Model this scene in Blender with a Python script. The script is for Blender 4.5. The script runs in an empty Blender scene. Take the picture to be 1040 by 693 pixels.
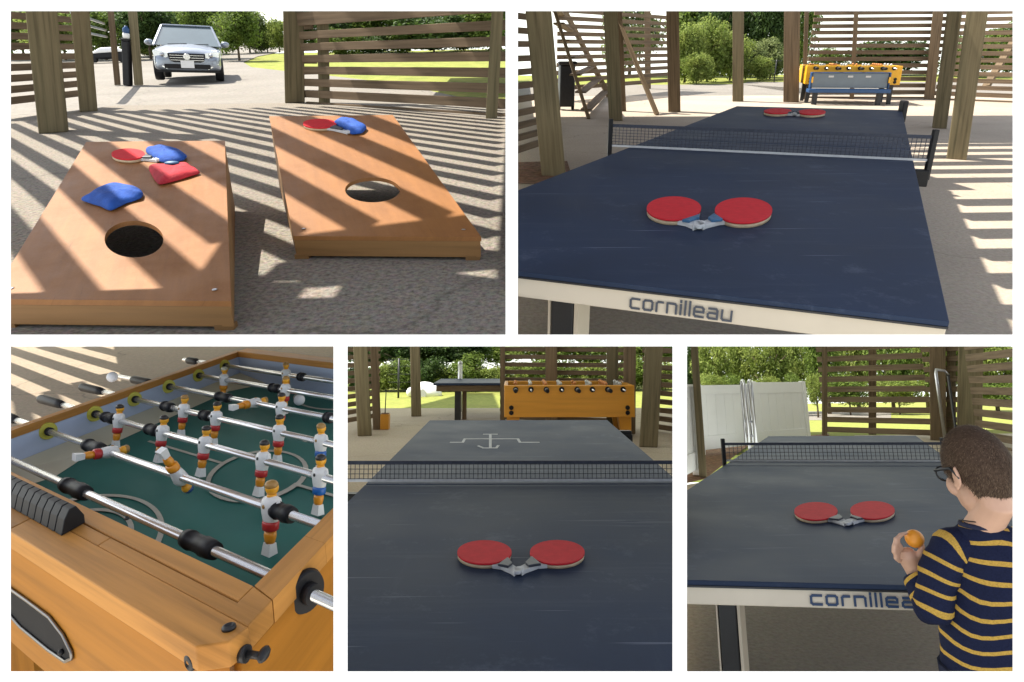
import bpy, bmesh, math, random
from mathutils import Matrix, Vector
random.seed(7)
R = math.radians
C = bpy.context.scene.collection
scene = bpy.context.scene
FOC, PX, PY = 640.0, 520.0, 270.0          # lens in pixels of the 1040 px wide photograph
CAM_PITCH, CAM_Z = R(18.92), 1.333

# ------------------------------------------------------------------ frames
def rcam(p, r):
    B = Matrix(((1,0,0),(0,0,1),(0,-1,0)))
    P = Matrix(((1,0,0),(0,math.cos(p),-math.sin(p)),(0,math.sin(p),math.cos(p))))
    Z = Matrix(((math.cos(r),-math.sin(r),0),(math.sin(r),math.cos(r),0),(0,0,1)))
    return Z @ P @ B
RW = rcam(CAM_PITCH, 0)
CAMPOS = Vector((0,0,CAM_Z))
class Bay:
    """one bay of the games hall: its own floor level and slope"""
    def __init__(s, name, pitch, roll, H, planes):
        s.name, s.H, s.planes = name, H, planes
        s.Rm = rcam(pitch, roll)
        s.M = Matrix.Translation(CAMPOS) @ (RW.transposed() @ s.Rm).to_4x4() @ Matrix.Translation((0,0,-H))
    def cam(s, X): return s.Rm @ (Vector(X) - Vector((0,0,s.H)))
    def pr(s, X):
        c = s.cam(X); return (PX + FOC*c.x/-c.z, PY - FOC*c.y/-c.z)
    def depth(s, X): return -s.cam(X).z
    def ppm(s, X): return FOC/s.depth(X)
    def ray(s, u, v):
        return s.Rm.transposed() @ Vector(((u-PX)/FOC, -(v-PY)/FOC, -1))
    def g(s, u, v, z=0.0, zfun=None):
        d = s.ray(u, v)
        if zfun:
            t = 0.2
            for _ in range(6000):
                X = Vector((0,0,s.H)) + t*d
                if X.z <= zfun(X.x, X.y): return X
                t *= 1.003
            return X
        t = (z - s.H)/d.z
        return Vector((0,0,s.H)) + t*d
    def at(s, u, v, D):
        """point of pixel (u, v) at depth D"""
        return Vector((0,0,s.H)) + D*s.ray(u, v)
    def z_at(s, base, v):
        lo, hi = -1.0, 12.0
        for _ in range(50):
            m = (lo+hi)/2
            if s.pr((base[0], base[1], m))[1] > v: lo = m
            else: hi = m
        return lo
E1, E2 = 345.75, 690.25
B1 = Bay('cornhole', 0.3295, 0.0189, 0.632, dict(umin2=-14, umax=519.5, vmax=346))
B2 = Bay('pingpong', 0.3309, 0.0029, 1.333, dict(umin=519.5, vmax=346))
B3 = Bay('foosball', 0.0678, 0.0562, 0.265*1.3+.88, dict(umax=E1, vmin=346))
B4 = Bay('net', -0.1143, 0.0013, 1.4611, dict(umin=E1, umax=E2, vmin=346))
B5 = Bay('boy', -0.1939, 0.0135, 1.3067, dict(umin=E2, vmin=346))

# ------------------------------------------------------------------ mesh builder
class MB:
    def __init__(s): s.v, s.f, s.mi, s.sm, s.uv = [], [], [], [], []
    def add(s, vs, fs, mi=0, smooth=False, uvs=None):
        b = len(s.v); s.v += [tuple(x) for x in vs]
        for k, f in enumerate(fs):
            s.f.append(tuple(i+b for i in f)); s.mi.append(mi); s.sm.append(smooth)
            s.uv.append(uvs[k] if uvs else None)
        return s
    def obox(s, c, ax, hs, mi=0):
        """box: centre, three unit axes, three half sizes; grain along the longest"""
        c = Vector(c); ax = [Vector(a) for a in ax]; vs, loc = [], []
        for i in (-1,1):
            for j in (-1,1):
                for k in (-1,1):
                    vs.append(c + ax[0]*hs[0]*i + ax[1]*hs[1]*j + ax[2]*hs[2]*k); loc.append((hs[0]*i, hs[1]*j, hs[2]*k))
        fs = [(0,1,3,2),(4,6,7,5),(0,4,5,1),(2,3,7,6),(0,2,6,4),(1,5,7,3)]
        if ax[0].cross(ax[1]).dot(ax[2]) < 0: fs = [f[::-1] for f in fs]
        L = max(range(3), key=lambda i: hs[i]); o = [i for i in range(3) if i != L]
        ou, ov = random.uniform(0,50), random.uniform(0,50)
        uvs = [[(loc[i][L]+ou, loc[i][o[0]]+loc[i][o[1]]*1.0+ov) for i in f] for f in fs]
        return s.add(vs, fs, mi, False, uvs)
    def box(s, c, size, rz=0, mi=0):
        ca, sa = math.cos(rz), math.sin(rz)
        return s.obox(c, ((ca,sa,0),(-sa,ca,0),(0,0,1)), (size[0]/2,size[1]/2,size[2]/2), mi)
    def bar(s, p0, p1, w, h, mi=0, up=(0,0,1)):
        p0, p1 = Vector(p0), Vector(p1); d = (p1-p0); L = d.length; d.normalize()
        side = d.cross(Vector(up))
        if side.length < 1e-4: side = d.cross(Vector((0,1,0)))
        side.normalize(); u = side.cross(d)
        return s.obox((p0+p1)/2, (d,side,u), (L/2,w/2,h/2), mi)
    def tube(s, pts, r, n=10, mi=0, caps=True):
        pts = [Vector(p) for p in pts]; m = len(pts)
        rs = r if isinstance(r, (list,tuple)) else [r]*m
        vs = []; ref = None
        for i, p in enumerate(pts):
            t = (pts[min(i+1,m-1)] - pts[max(i-1,0)]).normalized()
            if ref is None:
                ref = Vector((0,0,1)) if abs(t.z) < .9 else Vector((1,0,0))
            a = (ref - t*ref.dot(t)).normalized(); b = t.cross(a); ref = a
            for k in range(n):
                q = 2*math.pi*k/n; vs.append(p + (a*math.cos(q)+b*math.sin(q))*rs[i])
        fs = [(i*n+k, i*n+(k+1)%n, (i+1)*n+(k+1)%n, (i+1)*n+k) for i in range(m-1) for k in range(n)]
        s.add(vs, fs, mi, True)
        if caps:
            b = len(s.v)-m*n
            s.f += [tuple(b+k for k in range(n))[::-1], tuple(b+(m-1)*n+k for k in range(n))]
            s.mi += [mi,mi]; s.sm += [False,False]; s.uv += [None,None]
        return s
    def prism(s, poly, z0, z1, mi=0, fun=None, smooth=False):
        n = len(poly); f = fun or (lambda x,y,z: (x,y,z))
        vs = [f(x,y,z0) for x,y in poly] + [f(x,y,z1) for x,y in poly]
        s.add(vs, [tuple(range(n))[::-1], tuple(range(n,2*n))], mi)
        b = len(s.v)-2*n
        for i in range(n):
            s.f.append((b+i, b+(i+1)%n, b+n+(i+1)%n, b+n+i)); s.mi.append(mi); s.sm.append(smooth); s.uv.append(None)
        return s
    def lathe(s, prof, n=16, M=None, mi=0, smooth=True):
        M = M or Matrix(); m = len(prof)
        vs = [M @ Vector((r*math.cos(2*math.pi*k/n), r*math.sin(2*math.pi*k/n), z)) for r,z in prof for k in range(n)]
        fs = [(i*n+k, i*n+(k+1)%n, (i+1)*n+(k+1)%n, (i+1)*n+k) for i in range(m-1) for k in range(n)]
        s.add(vs, fs, mi, smooth)
        b = len(s.v)-m*n
        for a, fl in ((0,True),(m-1,False)):
            if prof[a][0] > 1e-4:
                f = tuple(b+a*n+k for k in range(n)); s.f.append(f[::-1] if fl else f); s.mi.append(mi); s.sm.append(False); s.uv.append(None)
        return s
    def ball(s, c, r, n=12, m=8, mi=0, M=None, jit=0, fun=None):
        r = r if isinstance(r,(tuple,list)) else (r,r,r); M = M or Matrix(); c = Vector(c); vs = []
        for i in range(m+1):
            t = math.pi*i/m
            for k in range(n):
                q = 2*math.pi*k/n
                p = Vector((r[0]*math.sin(t)*math.cos(q), r[1]*math.sin(t)*math.sin(q), r[2]*math.cos(t)))
                if fun: p = Vector(fun(p))
                if jit: p *= 1+random.uniform(-jit,jit)
                vs.append(c + M @ p)
        fs = [(i*n+k, (i+1)*n+k, (i+1)*n+(k+1)%n, i*n+(k+1)%n) for i in range(m) for k in range(n)]
        return s.add(vs, fs, mi, True)
    def sheet(s, pts, mi=0): return s.add(pts, [tuple(range(len(pts)))], mi)
    def strokes(s, paths, w, fun, z=0.0, t=0.002, mi=0):
        """flat lettering: each path a polyline in 2D, given a width and a small thickness"""
        for path in paths:
            for a, b in zip(path[:-1], path[1:]):
                ax, ay, bx, by = *a, *b; L = math.hypot(bx-ax, by-ay)
                if L < 1e-6: continue
                dx, dy = (bx-ax)/L*w/2, (by-ay)/L*w/2
                q = [(ax-dx*.8-dy,ay-dy*.8+dx),(ax-dx*.8+dy,ay-dy*.8-dx),(bx+dx*.8+dy,by+dy*.8-dx),(bx+dx*.8-dy,by+dy*.8+dx)]
                s.add([fun(x,y,z) for x,y in q]+[fun(x,y,z+t) for x,y in q],
                      [(0,1,2,3),(7,6,5,4),(0,4,5,1),(1,5,6,2),(2,6,7,3),(3,7,4,0)], mi)
                z += 0.00004
        return s
    def build(s, name, mats, parent=None, M=None, bevel=0):
        me = bpy.data.meshes.new(name); me.from_pydata(s.v, [], s.f)
        for m in (mats if isinstance(mats,(list,tuple)) else [mats]): me.materials.append(m)
        me.polygons.foreach_set('material_index', s.mi); me.polygons.foreach_set('use_smooth', s.sm)
        if any(u for u in s.uv):
            lay = me.uv_layers.new(name='UVMap'); k = 0
            for f, u in zip(s.f, s.uv):
                for j in range(len(f)):
                    lay.data[k].uv = u[j] if u else (s.v[f[j]][0]*.7, s.v[f[j]][1]+s.v[f[j]][2]); k += 1
        me.validate(); me.update()
        o = bpy.data.objects.new(name, me); C.objects.link(o)
        if parent: o.parent = parent
        if M is not None: o.matrix_basis = M
        if bevel:
            b = o.modifiers.new('bevel','BEVEL'); b.width = bevel; b.segments = 2; b.limit_method = 'ANGLE'
        return o

def tag(o, label=None, cat=None, group=None, kind=None, bay=None):
    if label: o['label'] = label
    if cat: o['category'] = cat
    if group: o['group'] = group
    if kind: o['kind'] = kind
    if bay: BAYS[o.name] = bay
    return o
BAYS = {}
def place(bay, loc=(0,0,0), rz=0, tilt=None):
    M = bay.M @ Matrix.Translation(loc) @ Matrix.Rotation(rz,4,'Z')
    return M @ tilt if tilt else M
def thing(bay, name, label, cat, loc=(0,0,0), rz=0, group=None, tilt=None):
    o = bpy.data.objects.new(name, None); C.objects.link(o); o.empty_display_size = .1
    o.matrix_basis = place(bay, loc, rz, tilt)
    return tag(o, label, cat, group, None, bay)
def solo(bay, name, mb, mats, label, cat, loc=(0,0,0), rz=0, group=None, bevel=0, kind=None, tilt=None):
    o = mb.build(name, mats, None, place(bay, loc, rz, tilt), bevel)
    return tag(o, label, cat, group, kind, bay)
def struct(bay, name, mb, mats):
    return solo(bay, name, mb, mats, None, None, kind='structure')
def sub(p, a): return Vector(p)-Vector(a)
# ------------------------------------------------------------------ materials
def newmat(name):
    m = bpy.data.materials.new(name); m.use_nodes = True
    nt = m.node_tree; return m, nt, nt.nodes['Principled BSDF']
def link(nt, a, b): nt.links.new(a, b)
def noise(nt, co, scale, detail=4, rough=.55, mp=None):
    if mp:
        n = nt.nodes.new('ShaderNodeMapping'); n.inputs['Scale'].default_value = mp; link(nt, co, n.inputs[0]); co = n.outputs[0]
    t = nt.nodes.new('ShaderNodeTexNoise'); t.inputs['Scale'].default_value = scale
    t.inputs['Detail'].default_value = detail; t.inputs['Roughness'].default_value = rough
    link(nt, co, t.inputs['Vector']); return t.outputs['Fac']
def ramp(nt, fac, stops):
    r = nt.nodes.new('ShaderNodeValToRGB'); e = r.color_ramp.elements
    while len(e) < len(stops): e.new(.5)
    for k, (p, c) in enumerate(stops): e[k].position = p; e[k].color = (*c,1)
    link(nt, fac, r.inputs[0]); return r.outputs[0]
def mixc(nt, a, b, fac, mode='MIX'):
    m = nt.nodes.new('ShaderNodeMix'); m.data_type = 'RGBA'; m.blend_type = mode
    for sock, val in ((m.inputs[0],fac),(m.inputs[6],a),(m.inputs[7],b)):
        if hasattr(val, 'is_linked'): link(nt, val, sock)
        else: sock.default_value = val if not isinstance(val, tuple) else (*val,1)
    return m.outputs[2]
def bump(nt, bs, h, strength, dist=.01):
    b = nt.nodes.new('ShaderNodeBump'); b.inputs['Strength'].default_value = strength; b.inputs['Distance'].default_value = dist
    link(nt, h, b.inputs['Height']); link(nt, b.outputs[0], bs.inputs['Normal'])
def coords(nt, which='Object'):
    return nt.nodes.new('ShaderNodeTexCoord').outputs[which]
def sc(c, k): return tuple(min(1,x*k) for x in c)
def plain(name, c, rough=.5, var=.15, scale=8, metal=0, bmp=.0, spec=.5, coat=0):
    m, nt, bs = newmat(name); co = coords(nt)
    f = noise(nt, co, scale, 5)
    link(nt, ramp(nt, f, [(.3, sc(c,1-var)),(.7, sc(c,1+var))]), bs.inputs['Base Color'])
    bs.inputs['Roughness'].default_value = rough; bs.inputs['Metallic'].default_value = metal
    bs.inputs['Specular IOR Level'].default_value = spec; bs.inputs['Coat Weight'].default_value = coat
    if bmp: bump(nt, bs, noise(nt, co, scale*6, 4), bmp)
    return m
def wood(name, c, dark=.55, light=1.25, rough=.75, along=1.2, across=34, bmp=.25, spec=.3, coat=0, blotch=.3, tint=None):
    m, nt, bs = newmat(name); co = coords(nt, 'UV')
    g1 = noise(nt, co, 1, 6, .6, (along, across, 1)); g2 = noise(nt, co, 1, 3, .5, (along*.25, across*.18, 1))
    col = ramp(nt, g1, [(.28, sc(c,dark)),(.5, c),(.74, sc(c,light))])
    col = mixc(nt, col, tint or sc(c,.62), ramp(nt, g2, [(.45,(0,0,0)),(.75,(blotch,blotch,blotch))]))
    o = nt.nodes.new('ShaderNodeObjectInfo'); 
    hs = nt.nodes.new('ShaderNodeHueSaturation'); mr = nt.nodes.new('ShaderNodeMapRange')
    mr.inputs[3].default_value = .85; mr.inputs[4].default_value = 1.15
    link(nt, o.outputs['Random'], mr.inputs[0]); link(nt, mr.outputs[0], hs.inputs['Value']); link(nt, col, hs.inputs['Color'])
    link(nt, hs.outputs[0], bs.inputs['Base Color'])
    bs.inputs['Roughness'].default_value = rough; bs.inputs['Specular IOR Level'].default_value = spec; bs.inputs['Coat Weight'].default_value = coat
    if bmp: bump(nt, bs, g1, bmp, .004)
    return m
def concrete(name, c, speck=.5, scale=60, rough=.9, bmp=.35, stain=.25):
    m, nt, bs = newmat(name); co = coords(nt)
    f = noise(nt, co, scale, 6, .75); big = noise(nt, co, .7, 5, .6)
    v = nt.nodes.new('ShaderNodeTexVoronoi'); v.inputs['Scale'].default_value = scale*1.2; link(nt, co, v.inputs['Vector'])
    col = ramp(nt, f, [(.3, sc(c,1-speck)),(.52, c),(.75, sc(c,1+speck*.7))])
    col = mixc(nt, col, v.outputs['Color'], .10*speck, 'OVERLAY')
    col = mixc(nt, col, sc(c,.6), ramp(nt, big, [(.4,(0,0,0)),(.75,(stain*2,)*3)]))
    vc = nt.nodes.new('ShaderNodeTexVoronoi'); vc.feature = 'DISTANCE_TO_EDGE'; vc.inputs['Scale'].default_value = .32; 
    mx = nt.nodes.new('ShaderNodeVectorMath'); mx.operation = 'ADD'
    nz = nt.nodes.new('ShaderNodeTexNoise'); nz.inputs['Scale'].default_value = 2.2; nz.inputs['Detail'].default_value = 5; link(nt, co, nz.inputs['Vector'])
    vs = nt.nodes.new('ShaderNodeVectorMath'); vs.operation = 'SCALE'; vs.inputs['Scale'].default_value = .5; link(nt, nz.outputs['Color'], vs.inputs[0])
    link(nt, co, mx.inputs[0]); link(nt, vs.outputs[0], mx.inputs[1]); link(nt, mx.outputs[0], vc.inputs['Vector'])
    col = mixc(nt, col, sc(c,.35), ramp(nt, vc.outputs['Distance'], [(.0015,(.55,.55,.55)),(.004,(0,0,0))]))
    link(nt, col, bs.inputs['Base Color']); bs.inputs['Roughness'].default_value = rough; bs.inputs['Specular IOR Level'].default_value = .25
    if bmp: bump(nt, bs, f, bmp, .008)
    return m
def grassmat(name, c1, c2, scale=3):
    m, nt, bs = newmat(name); co = coords(nt)
    f = noise(nt, co, scale, 8, .7); f2 = noise(nt, co, .25, 4, .6)
    col = ramp(nt, f, [(.3,c1),(.7,c2)]); col = mixc(nt, col, (.16,.13,.05), ramp(nt, f2, [(.5,(0,0,0)),(.8,(.5,.5,.5))]))
    link(nt, col, bs.inputs['Base Color']); bs.inputs['Roughness'].default_value = .95; bs.inputs['Specular IOR Level'].default_value = .1
    bump(nt, bs, f, .6, .05); return m
def leafmat(name, c1, c2, trans=.45):
    m, nt, bs = newmat(name); co = coords(nt)
    f = noise(nt, co, 2.6, 4, .6); g = nt.nodes.new('ShaderNodeNewGeometry')
    col = ramp(nt, f, [(.32,c1),(.68,c2)])
    hs = nt.nodes.new('ShaderNodeHueSaturation'); mr = nt.nodes.new('ShaderNodeMapRange')
    mr.inputs[3].default_value = .6; mr.inputs[4].default_value = 1.45
    link(nt, g.outputs['Random Per Island'], mr.inputs[0]); link(nt, mr.outputs[0], hs.inputs['Value']); link(nt, col, hs.inputs['Color'])
    link(nt, hs.outputs[0], bs.inputs['Base Color']); bs.inputs['Roughness'].default_value = .6; bs.inputs['Specular IOR Level'].default_value = .25
    tr = nt.nodes.new('ShaderNodeBsdfTranslucent'); link(nt, hs.outputs[0], tr.inputs[0])
    mx = nt.nodes.new('ShaderNodeMixShader'); mx.inputs[0].default_value = trans
    link(nt, bs.outputs[0], mx.inputs[1]); link(nt, tr.outputs[0], mx.inputs[2]); link(nt, mx.outputs[0], nt.nodes['Material Output'].inputs[0])
    return m
def tablemat(name, c):
    m, nt, bs = newmat(name); co = coords(nt)
    a = noise(nt, co, 1.6, 7, .62); s1 = noise(nt, co, 1, 6, .7, (1.2,14,1)); s2 = noise(nt, co, 1, 6, .7, (22,1.5,1)); sp = noise(nt, co, 120, 3, .6)
    col = ramp(nt, a, [(.3, sc(c,.82)),(.7, sc(c,1.2))])
    pale = (c[0]*1.9+.02, c[1]*1.75+.02, c[2]*1.5+.02)
    col = mixc(nt, col, pale, ramp(nt, s1, [(.55,(0,0,0)),(.78,(.35,.35,.35))]))
    col = mixc(nt, col, pale, ramp(nt, s2, [(.60,(0,0,0)),(.80,(.22,.22,.22))]))
    col = mixc(nt, col, sc(c,.6), ramp(nt, sp, [(.6,(0,0,0)),(.8,(.25,.25,.25))]))
    for rot, thr in ((.5,.735),(-.9,.745),(1.9,.74)):
        mp = nt.nodes.new('ShaderNodeMapping'); mp.inputs['Rotation'].default_value = (0,0,rot); mp.inputs['Scale'].default_value = (1.6,55,1); link(nt, co, mp.inputs[0])
        col = mixc(nt, col, (.20,.23,.30), ramp(nt, noise(nt, mp.outputs[0], 1, 2, .5), [(thr-.01,(0,0,0)),(thr+.03,(.5,.5,.5))]))
    col = mixc(nt, col, (.15,.18,.25), ramp(nt, noise(nt, co, 5, 8, .8), [(.56,(0,0,0)),(.80,(.5,.5,.5))]))
    link(nt, col, bs.inputs['Base Color']); bs.inputs['Specular IOR Level'].default_value = .03
    link(nt, ramp(nt, a, [(.3,(.42,)*3),(.7,(.55,)*3)]), bs.inputs['Roughness'])
    bump(nt, bs, s1, .04, .002); return m
def striped(name, c1, c2, pitch, width, tiltfun=None):
    """knit fabric with woven stripes across the height, read from a UV map"""
    m, nt, bs = newmat(name); co = coords(nt, 'UV')
    sx = nt.nodes.new('ShaderNodeSeparateXYZ'); link(nt, co, sx.inputs[0])
    a = nt.nodes.new('ShaderNodeMath'); a.operation = 'DIVIDE'; a.inputs[1].default_value = pitch; link(nt, sx.outputs[1], a.inputs[0])
    b = nt.nodes.new('ShaderNodeMath'); b.operation = 'FRACT'; link(nt, a.outputs[0], b.inputs[0])
    d = nt.nodes.new('ShaderNodeMath'); d.operation = 'LESS_THAN'; d.inputs[1].default_value = width/pitch; link(nt, b.outputs[0], d.inputs[0])
    ob = coords(nt); f = noise(nt, ob, 300, 3)
    col = mixc(nt, c1, c2, d.outputs[0]); col = mixc(nt, col, (0,0,0), ramp(nt, f, [(.3,(.3,.3,.3)),(.6,(0,0,0))]))
    link(nt, col, bs.inputs['Base Color']); bs.inputs['Roughness'].default_value = .9; bs.inputs['Specular IOR Level'].default_value = .15
    bs.inputs['Sheen Weight'].default_value = .0
    bump(nt, bs, noise(nt, ob, 45, 4), .35, .004); return m
m_white = plain('white_paint', (.86,.86,.86), .6, .02, 3)
m_post = wood('post_timber', (.185,.15,.088), .5, 1.35, .85, 1.0, 26, .4, .2, tint=(.10,.11,.06))
m_postb = wood('brown_timber', (.17,.122,.075), .5, 1.35, .85, 1.0, 26, .4, .2)
m_slat = wood('slat_timber', (.180,.130,.085), .55, 1.35, .85, .9, 22, .4, .2)
def plywood(name, c):
    m, nt, bs = newmat(name); co = coords(nt, 'UV'); ob = coords(nt)
    g = noise(nt, co, 1, 6, .65, (3.0,22,1)); bl = noise(nt, ob, 4.5, 6, .65); fine = noise(nt, ob, 190, 3, .6); fl = noise(nt, co, 1, 3, .5, (8,60,1)); st = noise(nt, ob, 13, 7, .75)
    col = ramp(nt, g, [(.3, sc(c,.84)),(.7, sc(c,1.13))]); col = mixc(nt, col, (c[0]*.62,c[1]*.55,c[2]*.5), ramp(nt, bl, [(.48,(0,0,0)),(.78,(.55,.55,.55))]))
    col = mixc(nt, col, sc(c,1.35), ramp(nt, fine, [(.55,(0,0,0)),(.8,(.35,.35,.35))])); col = mixc(nt, col, sc(c,.35), ramp(nt, fl, [(.68,(0,0,0)),(.8,(.5,.5,.5))]))
    col = mixc(nt, col, (.05,.03,.018), ramp(nt, st, [(.70,(0,0,0)),(.76,(.6,.6,.6))]))
    link(nt, col, bs.inputs['Base Color']); bs.inputs['Specular IOR Level'].default_value = .35
    link(nt, ramp(nt, bl, [(.35,(.42,)*3),(.7,(.62,)*3)]), bs.inputs['Roughness']); bump(nt, bs, fine, .12, .003); return m
m_ply = plywood('board_plywood', (.285,.122,.036))
m_ply_old = wood('board_plywood', (.40,.18,.062), .86, 1.10, .5, 2.2, 7, .06, .4, blotch=.4, tint=(.30,.13,.045))
m_frame = wood('board_frame', (.225,.115,.038), .65, 1.2, .55, 1.1, 22, .12, .4)
m_rough = concrete('rough_concrete', (.275,.245,.205), .75, 60, .95, .8)
m_tan = concrete('tan_concrete', (.30,.245,.185), .3, 30, .9, .25)  # tan floor of the football table bay
m_pave = concrete('pale_concrete', (.46,.42,.365), .3, 30, .9, .25)
m_floor = concrete('floor_concrete', (.44,.375,.30), .3, 40, .85, .25)
m_road = concrete('road_asphalt', (.25,.23,.20), .35, 20, .9, .2)
m_grass = grassmat('lawn', (.16,.20,.045), (.32,.33,.085))
m_mulch = concrete('mulch_chips', (.22,.125,.08), .9, 14, .95, 1.0)
m_leaf1 = leafmat('leaf_mid', (.075,.125,.022), (.19,.26,.05))
m_leaf2 = leafmat('leaf_bright', (.13,.19,.035), (.30,.35,.09), .5)
m_leaf3 = leafmat('leaf_dark', (.03,.062,.016), (.08,.13,.03), .4)
m_leaf4 = leafmat('leaf_pale', (.12,.16,.06), (.25,.29,.11), .5)
m_bark = plain('bark', (.12,.09,.06), .95, .4, 12, bmp=.5)
m_black = plain('black_plastic', (.012,.012,.014), .45, .2, 20, spec=.25)
m_rubber = plain('black_rubber', (.015,.015,.017), .5, .2, 30, spec=.22)
m_blackm = plain('black_metal', (.018,.019,.022), .45, .2, 12)
m_chrome = plain('chrome', (.80,.79,.77), .24, .05, 6, .8)
m_steel = plain('steel', (.5,.5,.52), .3, .08, 10, 1)
m_red = plain('red_rubber', (.60,.03,.04), .75, .08, 40, bmp=.05, spec=.15)
m_edge = plain('pale_plywood', (.55,.42,.27), .5, .15, 30)
m_bluegrip = plain('blue_grip', (.035,.12,.24), .5, .3, 30)
m_grip = plain('dark_grip', (.035,.04,.055), .5, .4, 30)
m_cream = plain('cream_edge', (.66,.58,.46), .5, .06, 4)
m_letter = plain('slate_lettering', (.062,.072,.095), .5, .05)
m_letter2 = plain('navy_lettering', (.02,.05,.12), .5, .05)
m_table = tablemat('navy_tabletop', (.034,.048,.084))
m_mark = plain('white_marking', (.40,.42,.46), .6, .1, 20)
m_netm = plain('net_cord', (.045,.052,.075), .8, .2, 60)
m_tape = plain('net_tape', (.55,.56,.57), .7, .1, 30)
m_bagb = plain('blue_cloth', (.012,.075,.36), .85, .25, 25, bmp=.3)
m_bagr = plain('red_cloth', (.42,.02,.035), .85, .25, 25, bmp=.3)
m_dark = plain('dark_void', (.012,.011,.010), .95, .2)
m_skin = plain('skin', (.60,.36,.25), .5, .06, 14)
m_hair = plain('brown_hair', (.075,.046,.030), .75, .12, 40, bmp=.3, spec=.2)
m_strand, _nt, _bs = newmat('hair_strand')
_g = _nt.nodes.new('ShaderNodeNewGeometry'); link(_nt, ramp(_nt, _g.outputs['Random Per Island'], [(0,(.035,.020,.012)),(.55,(.095,.058,.036)),(1,(.19,.13,.085))]), _bs.inputs['Base Color']); _bs.inputs['Roughness'].default_value = .6; _bs.inputs['Specular IOR Level'].default_value = .2
m_ball = plain('orange_ball', (.85,.33,.03), .4, .04)
m_shirt = striped('striped_knit', (.012,.016,.045), (.55,.34,.07), .035, .0085)
m_bounce = concrete('bounce_paving', (.66,.63,.58), .15, 20, .9, .1, .05)  # for the unseen paving added as a light reflector
m_vinyl = plain('white_vinyl', (.86,.86,.86), .45, .02, 2)
m_fyel = plain('yellow_laminate', (.85,.44,.02), .4, .06, 4)
m_foos = wood('orange_laminate', (.66,.29,.03), .86, 1.1, .4, .6, 12, .03, .45, blotch=.12)
m_greyp = plain('grey_panel', (.16,.20,.24), .5, .08, 4)
m_bluet = plain('blue_trim', (.018,.07,.19), .45, .08, 6)
# ------------------------------------------------------------------ shared builders
class Surf:
    """a flat top with its own two axes: P(x, y, h) in bay coordinates, inv(pixel)"""
    def __init__(s, bay, o, ex, ey, n=(0,0,1)):
        s.bay, s.o, s.ex, s.ey, s.n = bay, Vector(o), Vector(ex), Vector(ey), Vector(n)
    def P(s, x, y, h=0): return s.o + s.ex*x + s.ey*y + s.n*h
    def inv(s, u, v, h=0):
        o = s.o + s.n*h; nn = s.ex.cross(s.ey); d = s.bay.ray(u, v); c = Vector((0,0,s.bay.H))
        X = c + d*((o-c).dot(nn)/d.dot(nn)) - o
        a, b, e = s.ex.dot(s.ex), s.ex.dot(s.ey), s.ey.dot(s.ey); p, q = X.dot(s.ex), X.dot(s.ey); D = a*e-b*b
        return ((p*e-q*b)/D, (q*a-p*b)/D)
def ground_sheet(bay, name, poly, mat, zfun=None, off=0.0, ycut=(), n=0):
    bm = bmesh.new(); vs = [bm.verts.new((x,y,0)) for x,y in poly]; bm.faces.new(vs)
    bmesh.ops.triangulate(bm, faces=bm.faces[:])
    for y in ycut:
        bmesh.ops.bisect_plane(bm, geom=bm.verts[:]+bm.edges[:]+bm.faces[:], plane_co=(0,y,0), plane_no=(0,1,0))
    for v in bm.verts: v.co.z = (zfun(v.co.x, v.co.y) if zfun else 0) + off
    bmesh.ops.recalc_face_normals(bm, faces=bm.faces[:])
    if sum(f.normal.z for f in bm.faces) < 0: bmesh.ops.reverse_faces(bm, faces=bm.faces[:])
    me = bpy.data.meshes.new(name); bm.to_mesh(me); bm.free(); me.materials.append(mat)
    o = bpy.data.objects.new(name, me); C.objects.link(o); o.matrix_basis = bay.M
    return tag(o, kind='structure', bay=bay)
def pxpoly(bay, pts, z=0, zfun=None): return [tuple(bay.g(u,v,z,zfun)[:2]) for u,v in pts]

def post(bay, base, wpx, top, label, name='timber_post', cat='post', mat=None, z0=0.0, ztop=2.55, group=None, maxlean=5.5, yaw=None, dep=1.0, zfun=None):
    """square timber post standing on pixel base, leaning at most a few degrees"""
    b = bay.g(base[0], base[1], z0, zfun); D = bay.depth(b); w = wpx*D/FOC
    zt = bay.z_at(b, top[1]); side = Vector((b.y,-b.x,0)).normalized()
    u0 = bay.pr((b.x,b.y,zt))[0]; u1 = bay.pr(Vector((b.x,b.y,zt))+side*.1)[0]
    lean = (top[0]-u0)/(u1-u0)*.1/max(.2,(zt-b.z))
    lean = max(-math.tan(R(maxlean)), min(math.tan(R(maxlean)), lean))
    a = math.atan2(side.y, side.x) if yaw is None else yaw
    ux = Vector((math.cos(a), math.sin(a), 0)); uy = Vector((-ux.y, ux.x, 0))
    H = ztop-b.z; up = Vector((0,0,1)) + side*lean
    mb = MB(); c = Vector((0,0,H/2)) + side*lean*H/2
    k = len(mb.v); mb.obox(c, (ux,uy,up), (w/2,w*dep/2,H/2))
    mb.v[k:] = [(x, y, max(z,-.01)) for x,y,z in mb.v[k:]]
    return solo(bay, name, mb, mat or m_post, label, cat, b, 0, group, bevel=min(.012,w*.06))
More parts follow.
